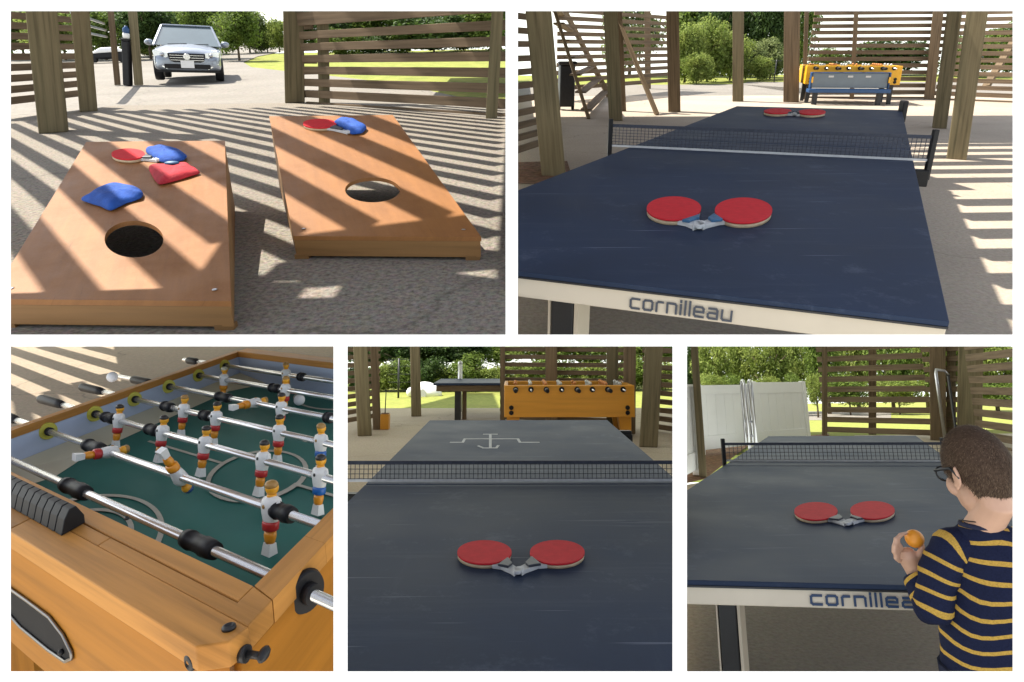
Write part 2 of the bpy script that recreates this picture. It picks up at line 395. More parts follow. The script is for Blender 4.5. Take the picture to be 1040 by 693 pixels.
def slat_wall(bay, a, b, rows, label, v_ref=None, th=.035, z0=0.0, mat=None, group=None, name='slat_wall', zoff=0, ext=(0,0)):
    """boards between ground pixels a and b; rows = list of (v_top, v_bottom) read at a"""
    A, B = bay.g(*a, z0), bay.g(*b, z0); mb = MB(); d = (B-A); A2 = A - d*ext[0]; B2 = B + d*ext[1]
    for i,(t,bt) in enumerate(rows):
        zt, zb = bay.z_at(A, t), bay.z_at(A, bt); zt, zb = max(zt, zb), min(zt, zb)
        h = zt-zb; z = (zt+zb)/2; j = random.uniform(-.004,.004)
        mb.bar(sub((A2.x,A2.y,z+j),A), sub((B2.x,B2.y,z-j),A), th, h)
    return solo(bay, name, mb, mat or m_slat, label, 'slat wall', A, 0, group, bevel=.004)
def even_rows(v0, pitch, h, n): return [(v0+i*pitch, v0+i*pitch+h) for i in range(n)]

# foliage: crowns made of many small leaf faces in clumps
def crown_mesh(name, seed, n, leaf, clumps, mat, flat=1.0, spread=.42):
    rnd = random.Random(seed); mb = MB(); cs = []
    for _ in range(clumps):
        while True:
            p = Vector((rnd.uniform(-1,1), rnd.uniform(-1,1), rnd.uniform(-1,1)))
            if .25 < p.length < 1: break
        p = p.normalized()*rnd.uniform(.45,.82); cs.append((p, rnd.uniform(.5,1.15)*spread))
    cs += [(Vector((rnd.uniform(-.3,.3),rnd.uniform(-.3,.3),rnd.uniform(-.3,.3))), .5) for _ in range(4)]
    vs, fs = [], []
    for i in range(n):
        c, r = cs[rnd.randrange(len(cs))]
        d = Vector((rnd.gauss(0,1), rnd.gauss(0,1), rnd.gauss(0,1))).normalized()*r*rnd.random()**.4
        p = c + d; p.z *= flat
        nrm = (d.normalized()*.7 + Vector((rnd.gauss(0,1),rnd.gauss(0,1),rnd.gauss(0,1)+.4)).normalized()).normalized()
        t = nrm.cross(Vector((rnd.gauss(0,1),rnd.gauss(0,1),rnd.gauss(0,1)))).normalized(); q = nrm.cross(t)
        L = leaf*rnd.uniform(.6,1.4); W = L*rnd.uniform(.35,.6); k = len(vs)
        vs += [p-t*L, p+q*W, p+t*L, p-q*W]; fs.append((k,k+1,k+2,k+3))
    me = bpy.data.meshes.new(name); me.from_pydata([tuple(v) for v in vs], [], fs); me.materials.append(mat); return me
CROWN = {}
def crown(kind):
    if kind not in CROWN:
        spec = dict(mid=(11,9000,.052,26,m_leaf1), bright=(12,9000,.05,26,m_leaf2), dark=(13,9000,.055,24,m_leaf3), pale=(14,8000,.05,24,m_leaf4), small=(15,3500,.075,14,m_leaf2))[kind]
        CROWN[kind] = crown_mesh('crown_'+kind, *spec)
    return CROWN[kind]
def trunk_mb(h, r, seed, w):
    rnd = random.Random(seed); mb = MB(); mb.tube([(0,0,0),(r*.4,0,h*.3),(-r*.3,r*.3,h*.6),(0,0,h*.9)], [r,r*.8,r*.6,r*.25], 8)
    for i in range(6):
        a = rnd.uniform(0,6.28); z = h*rnd.uniform(.3,.65); L = w*rnd.uniform(.25,.42)
        mb.tube([(0,0,z),(L*.5*math.cos(a),L*.5*math.sin(a),z+h*.12),(L*math.cos(a),L*math.sin(a),z+h*.22)], [r*.45,r*.3,r*.1], 6)
    return mb
def tree(bay, u, v, D, vtop, wpx, kind, label, zfun=None, name='tree', cat='tree', group=None, bush=False, deep=.8, vbot=None):
    X = bay.at(u, v, D); b = Vector((X.x, X.y, zfun(X.x,X.y) if zfun else 0))
    ht = max(.5, bay.z_at(b, vtop) - b.z); w = wpx*D/FOC
    lo = (.0 if bush else .05)*ht
    if vbot is not None: lo = max(lo, min(bay.z_at(b, vbot)-b.z, ht*.6))
    seed = int(u*7+D*13)
    root = thing(bay, name, label, cat, b, 0, group)
    trunk_mb(ht*.8, max(.02,ht*.022), seed, w).build('trunk' if not bush else 'stem', m_bark, root)
    o = bpy.data.objects.new('crown' if not bush else 'foliage', crown(kind)); C.objects.link(o); o.parent = root
    rnd = random.Random(seed)
    hz = (ht-lo)/2/.95; o.matrix_basis = Matrix.Translation((0,0,lo+(ht-lo)/2)) @ Matrix.Diagonal((w/2/.95, w/2*deep/.95, hz, 1)) @ Matrix.Rotation(rnd.uniform(0,6.28),4,'Z')
    return root

def paddle(surf, c, rx, ry, end, label, th=.012, group=None, grip=None, hw=5.0, blade_rot=0, tipw=True):
    """table tennis bat lying on a surface: wooden blade, rubber face, handle"""
    bay = surf.bay; c0 = surf.inv(*c); O = surf.P(*c0)
    A = Vector(surf.inv(c[0]+rx, c[1])) - Vector(c0); Bv = Vector(surf.inv(c[0], c[1]-ry)) - Vector(c0)
    e = Vector(surf.inv(*end)) - Vector(c0)
    def F(x, y, h): return surf.P(c0[0]+x, c0[1]+y, h) - O
    def ell(k, n=36): return [tuple(A*k*math.cos(2*math.pi*i/n)+Bv*k*math.sin(2*math.pi*i/n)) for i in range(n)]
    root = thing(bay, 'table_tennis_bat', label, 'bat', O, 0, group)
    mb = MB(); mb.prism(ell(.985), .001+th*.0, .001+th*.62, 0, F, True); mb.build('blade', m_edge, root)
    mb = MB(); mb.prism(ell(1.0), .001+th*.63, .001+th, 0, F, True); mb.build('rubber', m_red, root)
    d = e.normalized(); wv = Vector(surf.inv(c[0], c[1])) - Vector(surf.inv(c[0]+d.x*0+hw, c[1])); w = wv.length
    n = Vector((-d.y, d.x)) 
    # where the outline crosses the way to the handle
    t = 1.0/math.sqrt(max(1e-9, solve_ell(A, Bv, e)))
    s0 = e*t*.80; s1 = e*t*1.12
    mb = MB()
    prof = [(s0, 1.9), (s1, 1.05), (e*.72+s1*.28, .8), (e*.95, .85), (e, 1.0)]
    poly = [tuple(p+n*w*k) for p,k in prof] + [tuple(p-n*w*k) for p,k in prof[::-1]]
    mb.prism(poly, .001, .001+th*.7, 0, F); mb.build('handle', m_edge if not tipw else m_tape, root, bevel=.002)
    mb = MB(); mb.prism([tuple(e+(A*math.cos(R(q*18))+Bv*math.sin(R(q*18)))*.16) for q in range(20)], .0015+th*.3, .001+th*.95, 0, F, True); mb.build('end_cap', m_tape, root, bevel=.001)
    mb = MB(); prof = [(s1*.93,1.5),(s1*.65+e*.35,.80),(e*.80,.62)]
    poly = [tuple(p+n*w*k) for p,k in prof] + [tuple(p-n*w*k) for p,k in prof[::-1]]
    mb.prism(poly, .001+th*.71, .001+th*1.18, 0, F); mb.build('grip', grip or m_grip, root, bevel=.002)
    return root
def solve_ell(A, B, e):
    D = A.x*B.y-A.y*B.x; a = (e.x*B.y-e.y*B.x)/D; b = (A.x*e.y-A.y*e.x)/D; return a*a+b*b
def cushion(surf, outline, h, mat, label, name='beanbag', cat='beanbag', seed=1, patch=None):
    rnd = random.Random(seed); pts = []
    n = len(outline)
    for i in range(n):
        a, b = outline[i], outline[(i+1)%n]
        for k in range(3): t = k/3; pts.append((a[0]*(1-t)+b[0]*t, a[1]*(1-t)+b[1]*t))
    q = [Vector(surf.inv(u, v)) for u,v in pts]; c = sum(q, Vector((0,0)))/len(q); O = surf.P(*c)
    mb = MB(); N = len(q); vs = []; rings = [(1.0,.18),(1.015,.35),(.95,.62),(.8,.86),(.6,.97),(.35,1.0),(.12,1.0)]
    ph = [rnd.uniform(0,6.28) for _ in range(4)]
    for k, hh in rings:
        for i, p in enumerate(q):
            a = 2*math.pi*i/N; wr = 1+k*k*(.10*math.sin(5*a+ph[0])+.08*math.sin(9*a+ph[1]+k*5))+.05*math.sin(7*k*k+2*a+ph[3])
            x, y = c + (p-c)*k; vs.append(surf.P(x, y, h*hh*wr*(1+.14*k*math.sin(3*a+ph[2]))+rnd.uniform(-.09,.09)*h) - O)
    m = len(rings)
    vs += [surf.P(*(c+(p-c)*.97), .002) - O for p in q]; b0 = m*N
    fs = [(r*N+i, r*N+(i+1)%N, (r+1)*N+(i+1)%N, (r+1)*N+i) for r in range(m-1) for i in range(N)]
    fs += [tuple((m-1)*N+i for i in range(N))] + [(b0+i, b0+(i+1)%N, (i+1)%N, i) for i in range(N)] + [tuple(b0+i for i in range(N))[::-1]]
    mb.add(vs, fs, 0, True)
    o = solo(surf.bay, name, mb, mat, label, cat, O)
    ss = o.modifiers.new('soft','SUBSURF'); ss.levels = 1; ss.render_levels = 1
    return o
# ================================================================== bay 1: bean bag boards and the drive
def z1(x, y): return max(0.0, .035*(y-9.8))
def build_corn():
    b = B1
    ground_sheet(b, 'lawn', [(-75,3),(60,3),(60,30.5),(-75,30.5)], m_grass, z1, -.03, (9.8,))
    rd = pxpoly(b, [(-70,125),(-70,60),(60,57.5),(110,55.5),(165,50),(230,46),(272,43),(300,42.5),(300,50),(262,57),(247,63),(255,68),(300,73),(330,76),(400,84),(470,98),(540,110),(540,128)], 0, z1)
    ground_sheet(b, 'road', rd, m_road, z1, -.012, (9.8,))
    fl = pxpoly(b, [(112,107.5),(291,104.5),(540,122)]) + [(1.6,.9),(-8,.9)] + pxpoly(b, [(-80,126),(0,121),(98,110)])
    ground_sheet(b, 'floor', fl, m_rough)
    # boards
    def board(cx, cy, yaw, dz, ll, k, zn, hole, label):
        l = .61*math.exp(ll); c, s = math.cos(yaw), math.sin(yaw)
        ex = Vector((c,s,0)); L = l/.61
        ey = Vector(((c*k-s)*L, (s*k+c)*L, dz/1.22))
        S = Surf(b, (cx,cy,zn+dz/2), ex, ey)
        O = S.P(0,-.61); O.z = 0
        root = thing(b, 'bean_bag_board', label, 'game board', O)
        def F(x,y,h): return S.P(x,y,h)-O
        hc = Vector(S.inv(*hole[:2])); A = Vector(S.inv(hole[0]+hole[2], hole[1]))-hc; Bv = Vector(S.inv(hole[0], hole[1]-hole[3]))-hc
        n = 48; inner = [hc+A*math.cos(2*math.pi*i/n)+Bv*math.sin(2*math.pi*i/n) for i in range(n)]
        outer = []
        for p in inner:
            d = (p-hc); t = min([((.305 if d.x>0 else -.305)-hc.x)/d.x if abs(d.x)>1e-9 else 1e9, ((.61 if d.y>0 else -.61)-hc.y)/d.y if abs(d.y)>1e-9 else 1e9])
            outer.append(hc+d*t)
        for cxx in (-.305,.305):
            for cyy in (-.61,.61):
                i = min(range(n), key=lambda i: (outer[i]-Vector((cxx,cyy))).length); outer[i] = Vector((cxx,cyy))
        mb = MB(); t = .014
        vs = [F(p.x,p.y,0) for p in inner]+[F(p.x,p.y,0) for p in outer]+[F(p.x,p.y,-t) for p in inner]+[F(p.x,p.y,-t) for p in outer]
        fs, uv = [], []
        q = inner+outer+inner+outer
        for i in range(n):
            j = (i+1)%n
            for f in ((i,j,n+j,n+i),(2*n+j,2*n+i,3*n+i,3*n+j),(j,i,2*n+i,2*n+j),(n+i,n+j,3*n+j,3*n+i)):
                fs.append(f); uv.append([(q[m].y+cx*3, q[m].x*1.0+(.01 if m>=2*n else 0)) for m in f])
        mb.add(vs, [f[::-1] for f in fs], 0, False, [u[::-1] for u in uv]); dk = mb.build('deck', m_ply, root)
        # apron boards under the deck
        mb = MB(); fh = .055; w = .026
        def plank(x0,x1,y0,y1,h0,h1):
            c8 = [F(x,y,h) for x in (x0,x1) for y in (y0,y1) for h in (h0,h1)]
            ou = random.uniform(0,9); L_ = (abs(x1-x0)>abs(y1-y0))
            co = [((x if L_ else y)+ou, (y if L_ else x)+h) for x in (x0,x1) for y in (y0,y1) for h in (h0,h1)]
            fs = [(0,1,3,2),(4,6,7,5),(0,4,5,1),(2,3,7,6),(0,2,6,4),(1,5,7,3)]
            mb.add(c8, fs, 0, False, [[co[i] for i in f] for f in fs])
        e = .303
        plank(-e,e,-.608,-.608+w,-t-fh,-t-.001); plank(-e,e,.608-w,.608,-t-fh*2.5,-t-.001)
        for x0 in (-e, e-w):
            c8 = []
            for x in (x0,x0+w):
                for y in (-.608+w,.608-w):
                    lo = F(x,y,0); c8 += [(lo.x,lo.y,.012), tuple(F(x,y,-t-.001))]
            mb.add(c8, [(0,1,3,2),(4,6,7,5),(0,4,5,1),(2,3,7,6),(0,2,6,4),(1,5,7,3)], 0, False, [[(c8[i][1]+x0, c8[i][2]+c8[i][0]*.3) for i in f] for f in [(0,1,3,2),(4,6,7,5),(0,4,5,1),(2,3,7,6),(0,2,6,4),(1,5,7,3)]])
        mb.build('frame', m_frame, root, bevel=.002)
        for sx in (-1,1):
            mb = MB(); p = F(sx*(e-.022), -.608+w/2, 0); ztop = F(sx*.28,-.595,-t-fh).z+.003
            mb.box((p.x, p.y, ztop/2), (.046,w,ztop)); mb.build('foot', m_frame, root)
        for sx,sy in ((-1,-1),(1,-1)):
            p = F(sx*.265, sy*.56, .0008); mb = MB(); mb.lathe([(.007,0),(.005,.0012)], 10, Matrix.Translation(p)); mb.build('screw', m_steel, root)
        return S
    SL = board(-1.2374,2.0597,-.0715,.2168,.0158,-.4945,.078,(136,242,30,17.5),'tan plywood bean bag board at left holding two blue bags and a red bag')
    SR = board(-.6281,2.515,-.0855,.2724,-.0797,-.4945,.078,(378.3,192.5,28,12.2),'tan plywood bean bag board on the right with one blue bag on it')
    paddle(SL, (131,160.5), 17, 5.4, (161,165), 'red bat lying on the left bean bag board', th=.016, hw=3)
    paddle(SR, (325,129), 17, 4.5, (354,136.5), 'red bat lying on the right bean bag board', th=.016, hw=3)
    cushion(SL, [(148,156.8),(155.8,152.6),(166,154),(181.7,156.8),(190.8,160.7),(187,165.5),(166,167.3),(155.8,163.3)], .034, m_bagb, 'blue beanbag crumpled over the handle of the left red bat', seed=3)
    cushion(SL, [(150.6,173),(168.7,170.7),(192,170.7),(201.2,176),(203.8,178),(187,183.2),(162,190),(157,184.6)], .030, m_bagr, 'red beanbag, the only red one, on the left board', seed=4)
    cushion(SL, [(81.3,205.5),(101.2,197.7),(119.4,190.5),(141.5,194.5),(146.2,199.3),(144,204),(129.8,207.8),(113,216.4),(98.6,210.5)], .034, m_bagb, 'blue beanbag lying alone just behind the hole of the left board', seed=5)
    cushion(SR, [(338,127.5),(345.9,123.5),(355,126),(366.6,128),(373,132.3),(368,137.2),(357.5,138.4),(348.5,132.4)], .034, m_bagb, 'blue beanbag beside the red bat on the right board', seed=6)
    mb = MB(); p = SL.P(*SL.inv(176,174), .031); mb.ball((0,0,0),(.028,.016,.007),12,6)
    solo(b, 'cloth_scrap', mb, m_bluegrip, 'small teal cloth scrap on top of the red beanbag', 'cloth', p)
    # posts and slat walls
    post(b, (54.5,134), 25, (45.5,12), 'thick green-grey timber post nearest the left board', maxlean=7)
    post(b, (90,113), 15.5, (85,12), 'timber post behind the thick one, at the edge of the drive', maxlean=7)
    post(b, (299.5,104), 19, (301,12), 'thick grey timber post at the left end of the long slat wall', maxlean=6)
    post(b, (329.5,104.5), 11, (331.5,12), 'slim timber post close right of the thick post of the long slat wall', maxlean=5)
    post(b, (499,120), 11.5, (509,12), 'timber post at the right end of the long slat wall by the boards', maxlean=5)
    post(b, (141,86.5), 8, (137,12), 'slim timber post standing by the drive left of the parked car', zfun=z1, maxlean=6, mat=m_post)
    post(b, (133,58), 6, (128,12), 'thin timber post far behind the black bin', zfun=z1, maxlean=6)
    post(b, (119.5,86.5), 5.5, (116.5,12), 'thin brown timber post left of the black bin', zfun=z1, maxlean=6, mat=m_postb)
    slat_wall(b, (-40,128), (91,108.5), [(v*1.0,v+8.4) for v in (-8,4.5,17,29.5,42,54.5,67,79.5,92,104.5)], 'short slat wall of brown boards behind the thick left post')
    slat_wall(b, (312,104), (499,116.2), [(-8,2),(13,26.5),(32.5,40),(44.5,52),(56,63.5),(68,75.5),(80,87.5),(91.5,99),(103,110)], 'long slat wall of horizontal brown boards behind the right board', ext=(0,.35))
    slat_wall(b, (300,103.6), (326,103.9), [(v, v+7) for v in (15,24,34,45.5,58,69,80.5,92)], 'short run of slats between the two left posts of the long slat wall')
    # things by the drive
    p = b.g(130,87,0,z1); D = b.depth(p); w = 7.0*D/FOC; h = b.z_at(p,41)-p.z
    t = thing(b, 'litter_bin', 'tall black bin standing between the slim posts at the drive', 'bin', p, tilt=Matrix.Rotation(R(10),4,'Y'))
    MB().box((0,0,h/2),(w,w,h)).build('body', m_black, t, bevel=.02)
    MB().box((0,0,h+.02),(w*1.08,w*1.08,.04)).build('lid', m_black, t, bevel=.01)
    t2 = thing(b, 'water_jug', 'small blue and white jug on top of the black bin', 'jug', p+Vector(((h+.042)*math.sin(R(10)),0,(h+.042)*math.cos(R(10)))), tilt=Matrix.Rotation(R(10),4,'Y'))
    MB().lathe([(.05,0),(.06,.03),(.06,.09),(.05,.10)],14).build('base', m_white, t2)
    MB().lathe([(.05,.101),(.06,.12),(.058,.18),(.03,.21),(.025,.23)],14).build('bottle', m_bluet, t2)
    mb = MB(); a, c = b.g(93,104), b.g(119,86.5,0,z1)
    for v in (13,22,31): mb.bar((0,0,b.z_at(a,v)), sub((c.x,c.y,b.z_at(a,v)),(a.x,a.y,0)), .03,.035)
    solo(b, 'rail', mb, m_steel, 'three thin pale rails between posts left of the black bin', 'railing', (a.x,a.y,0))
    suv(b, b.g(196,80.5,0,z1), 58)
    far_car(b, b.at(107,47,22), 24)
    T = [(20,40,26.4,-6,104,'mid','leafy green tree seen through the left slat wall'),(62,40,24.6,2,78,'bright','bright green tree behind the post of the left slat wall'),(104,40,24.0,4,59,'mid','green tree behind the covered far car'),
         (150,42,24.0,-10,65,'dark','dark green tree just left behind the parked car'),(180,42,27.0,-4,65,'bright','bright green tree right behind the parked car roof'),(214,42,23.3,-14,59,'mid','tall green tree right behind the parked car'),
         (240,40,21.5,-2,57,'mid','rounded green tree at the bend of the drive'),(258,38,29.5,24,28,'pale','hazy pale tree far up the drive'),(282,38,28.3,16,26,'bright','small bright tree beside the thick post at the drive'),
         (330,38,25.2,-8,78,'dark','dark tree behind the left end of the long slat wall'),(385,38,26.4,-2,91,'mid','green tree behind the middle of the long slat wall'),(440,38,24.6,4,91,'dark','dark tree behind the right half of the long slat wall'),(500,38,27.0,-8,91,'mid','green tree behind the far right post of the long slat wall'),
         (132,42,27,-14,60,'bright','bright tree behind the slim post left of the parked car'),(198,40,28.5,-6,62,'bright','bright tree over the roof of the parked car'),(228,40,28,8,44,'bright','low bright tree right of the parked car'),(252,40,28.6,4,40,'pale','pale green tree where the drive bends away'),(270,40,29,22,34,'mid','small dark tree at the far end of the drive'),(86,40,26,-4,60,'mid','green tree between the two left timber posts'),(360,38,27.5,-6,80,'bright','bright tree behind the second gap of the long slat wall'),(470,38,27,-4,80,'bright','bright tree behind the right end of the long slat wall')]
    for u,v,D,vt,w,kd,lb in T: tree(b, u, v, D, vt, w, kd, lb, z1, group='trees along the drive', vbot=52)
    for i,u in enumerate((345,375,408,440,475)):
        tree(b, u, 40, 24+i*.8, 28, 46, 'dark' if i%2 else 'mid', 'low hedge shrub beyond the lawn, '+['leftmost','second from left','middle','second from right','rightmost'][i]+' behind the long slat wall', z1, 'shrub', 'shrub', 'hedge beyond the lawn', True)
    tree(b, 148, 45, 26, 36, 26, 'bright', 'bright low shrub on the grass left of the parked car', z1, 'shrub', 'shrub', None, True)

def suv(bay, p, wpx):
    D = bay.depth(p); W = wpx*D/FOC; s = W/1.9
    view = math.atan2(p.x, p.y); t = thing(bay, 'parked_car', 'silver grey sport utility car facing the camera on the drive', 'car', p, R(23), tilt=Matrix.Rotation(R(3),4,'Y') @ Matrix.Diagonal((1,1,.98,1)))
    k = s
    def V(x,y,z): return (x*k, y*k, z*k)           # car nose towards -y
    m_car = plain('silver_blue_paint', (.30,.34,.41), .3, .05, 2, .4, coat=.6); m_glass = plain('car_glass', (.10,.14,.16), .06, .15, 1, 0, spec=.9, coat=1)
    m_lamp = plain('headlamp_glass', (.7,.72,.74), .12, .1, 6, .3, coat=1)
    # body: cross-sections along y (half width, bottom, shoulder, top)
    sec = [(-2.20,.70,.42,.62,.72),(-2.14,.84,.30,.70,.90),(-1.95,.92,.26,.84,1.00),(-1.2,.95,.24,.96,1.10),(-.75,.95,.24,1.00,1.14),(.6,.95,.24,1.0,1.12),(1.9,.94,.26,1.0,1.14),(2.25,.86,.32,.95,1.05)]
    mb = MB(); vs = []; n = 12
    for y,w,b0,sh,tp in sec:
        ring = [(-w*.93,b0),(-w,b0+.12),(-w,(b0+sh)/2),(-w*.985,sh-.05),(-w*.93,sh+.02),(-w*.45,tp),(w*.45,tp),(w*.93,sh+.02),(w*.985,sh-.05),(w,(b0+sh)/2),(w,b0+.12),(w*.93,b0)]
        vs += [V(x,y,z) for x,z in ring]
    fs = [(i*n+j,(i+1)*n+j,(i+1)*n+(j+1)%n,i*n+(j+1)%n) for i in range(len(sec)-1) for j in range(n)]
    fs += [tuple(range(n)), tuple((len(sec)-1)*n+j for j in range(n))[::-1]]
    mb.add(vs, fs, 0, True); o = mb.build('body', m_car, t); ss = o.modifiers.new('soft','SUBSURF'); ss.levels = ss.render_levels = 2
    # cabin
    def loop(y,w,z): return [V(-w,y,z),V(w,y,z)]
    mb = MB(); lo = [(-.92,-1.02),(.92,-1.02),(.92,2.1),(-.92,2.1)]; hi = [(-.70,-.20),(.70,-.20),(.70,1.75),(-.70,1.75)]
    vs = [V(x,y,1.06) for x,y in lo]+[V(x,y,1.66) for x,y in hi]
    mb.add(vs, [(0,1,5,4),(1,2,6,5),(2,3,7,6),(3,0,4,7)]); mb.build('windows', m_glass, t)
    mb = MB(); mb.box(V(0,.77,1.69),(1.40*k,2.02*k,.045*k)); mb.build('roof', m_car, t, bevel=.03*k)
    mb = MB()
    for sx in (-1,1):
        mb.bar(V(sx*.94,-1.06,1.05),V(sx*.715,-.2,1.67),.05*k,.05*k); mb.bar(V(sx*.725,-.2,1.675),V(sx*.725,1.75,1.675),.05*k,.06*k)
        mb.bar(V(sx*.935,.75,1.05),V(sx*.72,.75,1.67),.09*k,.06*k); mb.bar(V(sx*.94,2.1,1.05),V(sx*.71,1.75,1.67),.09*k,.06*k)
    mb.build('roof_pillar', m_car, t)
    mb = MB()
    for x0,x1 in ((-.35,.35),):
        mb.bar(V(-.55,-1.04,1.09),V(-.02,-.98,1.12),.02*k,.02*k); mb.bar(V(.1,-1.04,1.09),V(.6,-.98,1.12),.02*k,.02*k)
    mb.build('wiper', m_black, t)
    yf = -2.205
    mb = MB(); q = [(-.52,.82),(.52,.82),(.46,.60),(.36,.56),(-.36,.56),(-.46,.60)]
    mb.prism(q, -.03, .03, 0, lambda x,y,z: V(x, yf+.03-z-(y-.7)*-.15, y)); gr = mb.build('grille', m_black, t)
    mb = MB()
    for z in (.62,.69,.76): mb.bar(V(-.46,yf-.012+(z-.7)*.15,z),V(.46,yf-.012+(z-.7)*.15,z),.014*k,.014*k)
    mb.build('grille_bar', m_chrome, gr)
    mb = MB(); M = Matrix.Translation(V(0,yf-.03,.72)) @ Matrix.Rotation(R(90),4,'X')
    mb.lathe([(.085*k,0),(.095*k,.012*k),(.085*k,.02*k),(.078*k,.012*k)],20,M)
    mb.strokes([[(-.062,.06),(-.03,-.02),(0,.045),(.03,-.02),(.062,.06)],[(-.075,.02),(-.032,-.085),(0,-.02),(.032,-.085),(.075,.02)]],.016,lambda x,y,z: V(x*.8,yf-.045-z,.72+y*.8),0,.004)
    mb.build('emblem', m_chrome, t)
    for sx in (-1,1):
        mb = MB(); q = [(.50,.84),(.80,.90),(.91,.88),(.88,.72),(.62,.66),(.50,.70)]
        mb.prism([(sx*x,z) for x,z in q], 0, .10, 0, lambda x,y,z: V(x, yf-.01+z+max(0,abs(x)-.5)*.45, y)); h = mb.build('headlight', m_lamp, t, bevel=.01)
        mb = MB(); mb.ball(V(sx*.66,yf+.04,.77),.06*k,10,6); mb.build('lamp', m_steel, h)
        mb = MB(); q = [(.52,.50),(.80,.52),(.82,.42),(.58,.38)]
        mb.prism([(sx*x,z) for x,z in q], 0, .08, 0, lambda x,y,z: V(x, yf+.02+z+max(0,abs(x)-.55)*.3, y)); mb.build('fog_light', m_black, t)
        mb = MB(); mb.bar(V(sx*.55,yf+.0,.37),V(sx*.84,yf+.10,.53),.02*k,.035*k); mb.build('trim', m_chrome, t)
        mb = MB(); mb.ball(V(sx*1.08,-.72,1.13),(.13*k,.07*k,.095*k),12,8); mb.bar(V(sx*.93,-.7,1.06),V(sx*1.02,-.7,1.1),.05*k,.05*k); mb.build('wing_mirror', m_car, t)
        for y in (-1.38,1.42):
            M = Matrix.Translation(V(sx*.84,y,.36)) @ Matrix.Rotation(R(90),4,'Y'); mb = MB()
            mb.lathe([(.22*k,-.12*k),(.34*k,-.12*k),(.36*k,-.08*k),(.36*k,.08*k),(.34*k,.12*k),(.22*k,.12*k)],24,M); w = mb.build('wheel', m_rubber, t)
            mb = MB(); mb.lathe([(.02*k,-.1*k),(.23*k,-.1*k),(.23*k,.1*k),(.02*k,.1*k)],20,M); mb.build('rim', m_steel, w)
    mb = MB(); mb.bar(V(-.62,yf+.03,.44),V(.62,yf+.03,.44),.10*k,.13*k); mb.build('air_intake', m_black, t)
    mb = MB(); mb.bar(V(-.85,yf+.12,.29),V(.85,yf+.12,.29),.10*k,.06*k); mb.build('bumper_lip', m_black, t)
    mb = MB(); mb.box(V(0,yf-.035,.50),(.36*k,.02*k,.21*k)); mb.build('number_plate', m_white, t, bevel=.004)
    return t
def far_car(bay, X, wpx):
    p = Vector((X.x, X.y, z1(X.x,X.y))); D = bay.depth(p); L = wpx*D/FOC*1.7; k = L/4.6
    t = thing(bay, 'parked_car', 'dark car under a white cover far behind the slim posts', 'car', p, R(25))
    prof = [(-2.3,.35),(-2.3,.75),(-1.9,.9),(-1.0,1.0),(-.5,1.5),(.9,1.55),(1.7,1.1),(2.2,1.0),(2.3,.4)]
    MB().prism([(x*k,z*k) for x,z in prof], -.85*k, .85*k, 0, lambda x,y,z: (x,z,y)).build('body', m_black, t, bevel=.06)
    MB().prism([(-1.5*k,.96*k),(-.55*k,1.6*k),(1.0*k,1.66*k),(1.9*k,1.14*k)], -.9*k, .9*k, 0, lambda x,y,z: (x,z,y)).build('cover', m_white, t, bevel=.05)
    for x in (-1.4,1.4):
        for y in (-.8,.8):
            mb = MB(); mb.lathe([(.1,-.1*k),(.34*k,-.1*k),(.34*k,.1*k),(.1,.1*k)],18,Matrix.Translation((x*k,y*k,.34*k)) @ Matrix.Rotation(R(90),4,'X')); mb.build('wheel', m_rubber, t)
# ================================================================== bay 3: close view over a football table
m_teal = plain('green_playfield', (.022,.125,.105), .5, .12, 6, spec=.12)
m_lines = plain('field_lines', (.36,.35,.29), .5, .1, 20)
m_blueside = plain('pale_blue_side', (.46,.53,.68), .4, .04, 5)
m_creamr = plain('cream_ramp', (.50,.48,.36), .5, .06, 8)
m_yellowb = plain('yellow_bearing', (.50,.46,.06), .45, .1, 12)
m_beech = wood('beech_rail', (.46,.215,.052), .62, 1.25, .5, 3.0, 75, .06, .2, blotch=.3, tint=(.36,.17,.055))
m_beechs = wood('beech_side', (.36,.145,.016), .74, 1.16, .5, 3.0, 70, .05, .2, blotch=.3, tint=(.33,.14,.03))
m_jersey = plain('white_jersey', (.70,.70,.68), .35, .04)
m_bronze = plain('dark_steel', (.22,.21,.20), .3, .1, 10, .9)
m_face = plain('orange_face', (.78,.36,.02), .35, .05)
m_hairk = plain('black_hair', (.02,.018,.016), .35, .1)
m_hairb = plain('tan_hair', (.34,.19,.05), .35, .1)
m_shortr = plain('red_shorts', (.48,.03,.03), .35, .05)
m_shortb = plain('blue_shorts', (.02,.12,.42), .35, .05)
m_sock = plain('yellow_socks', (.72,.28,.02), .35, .05)
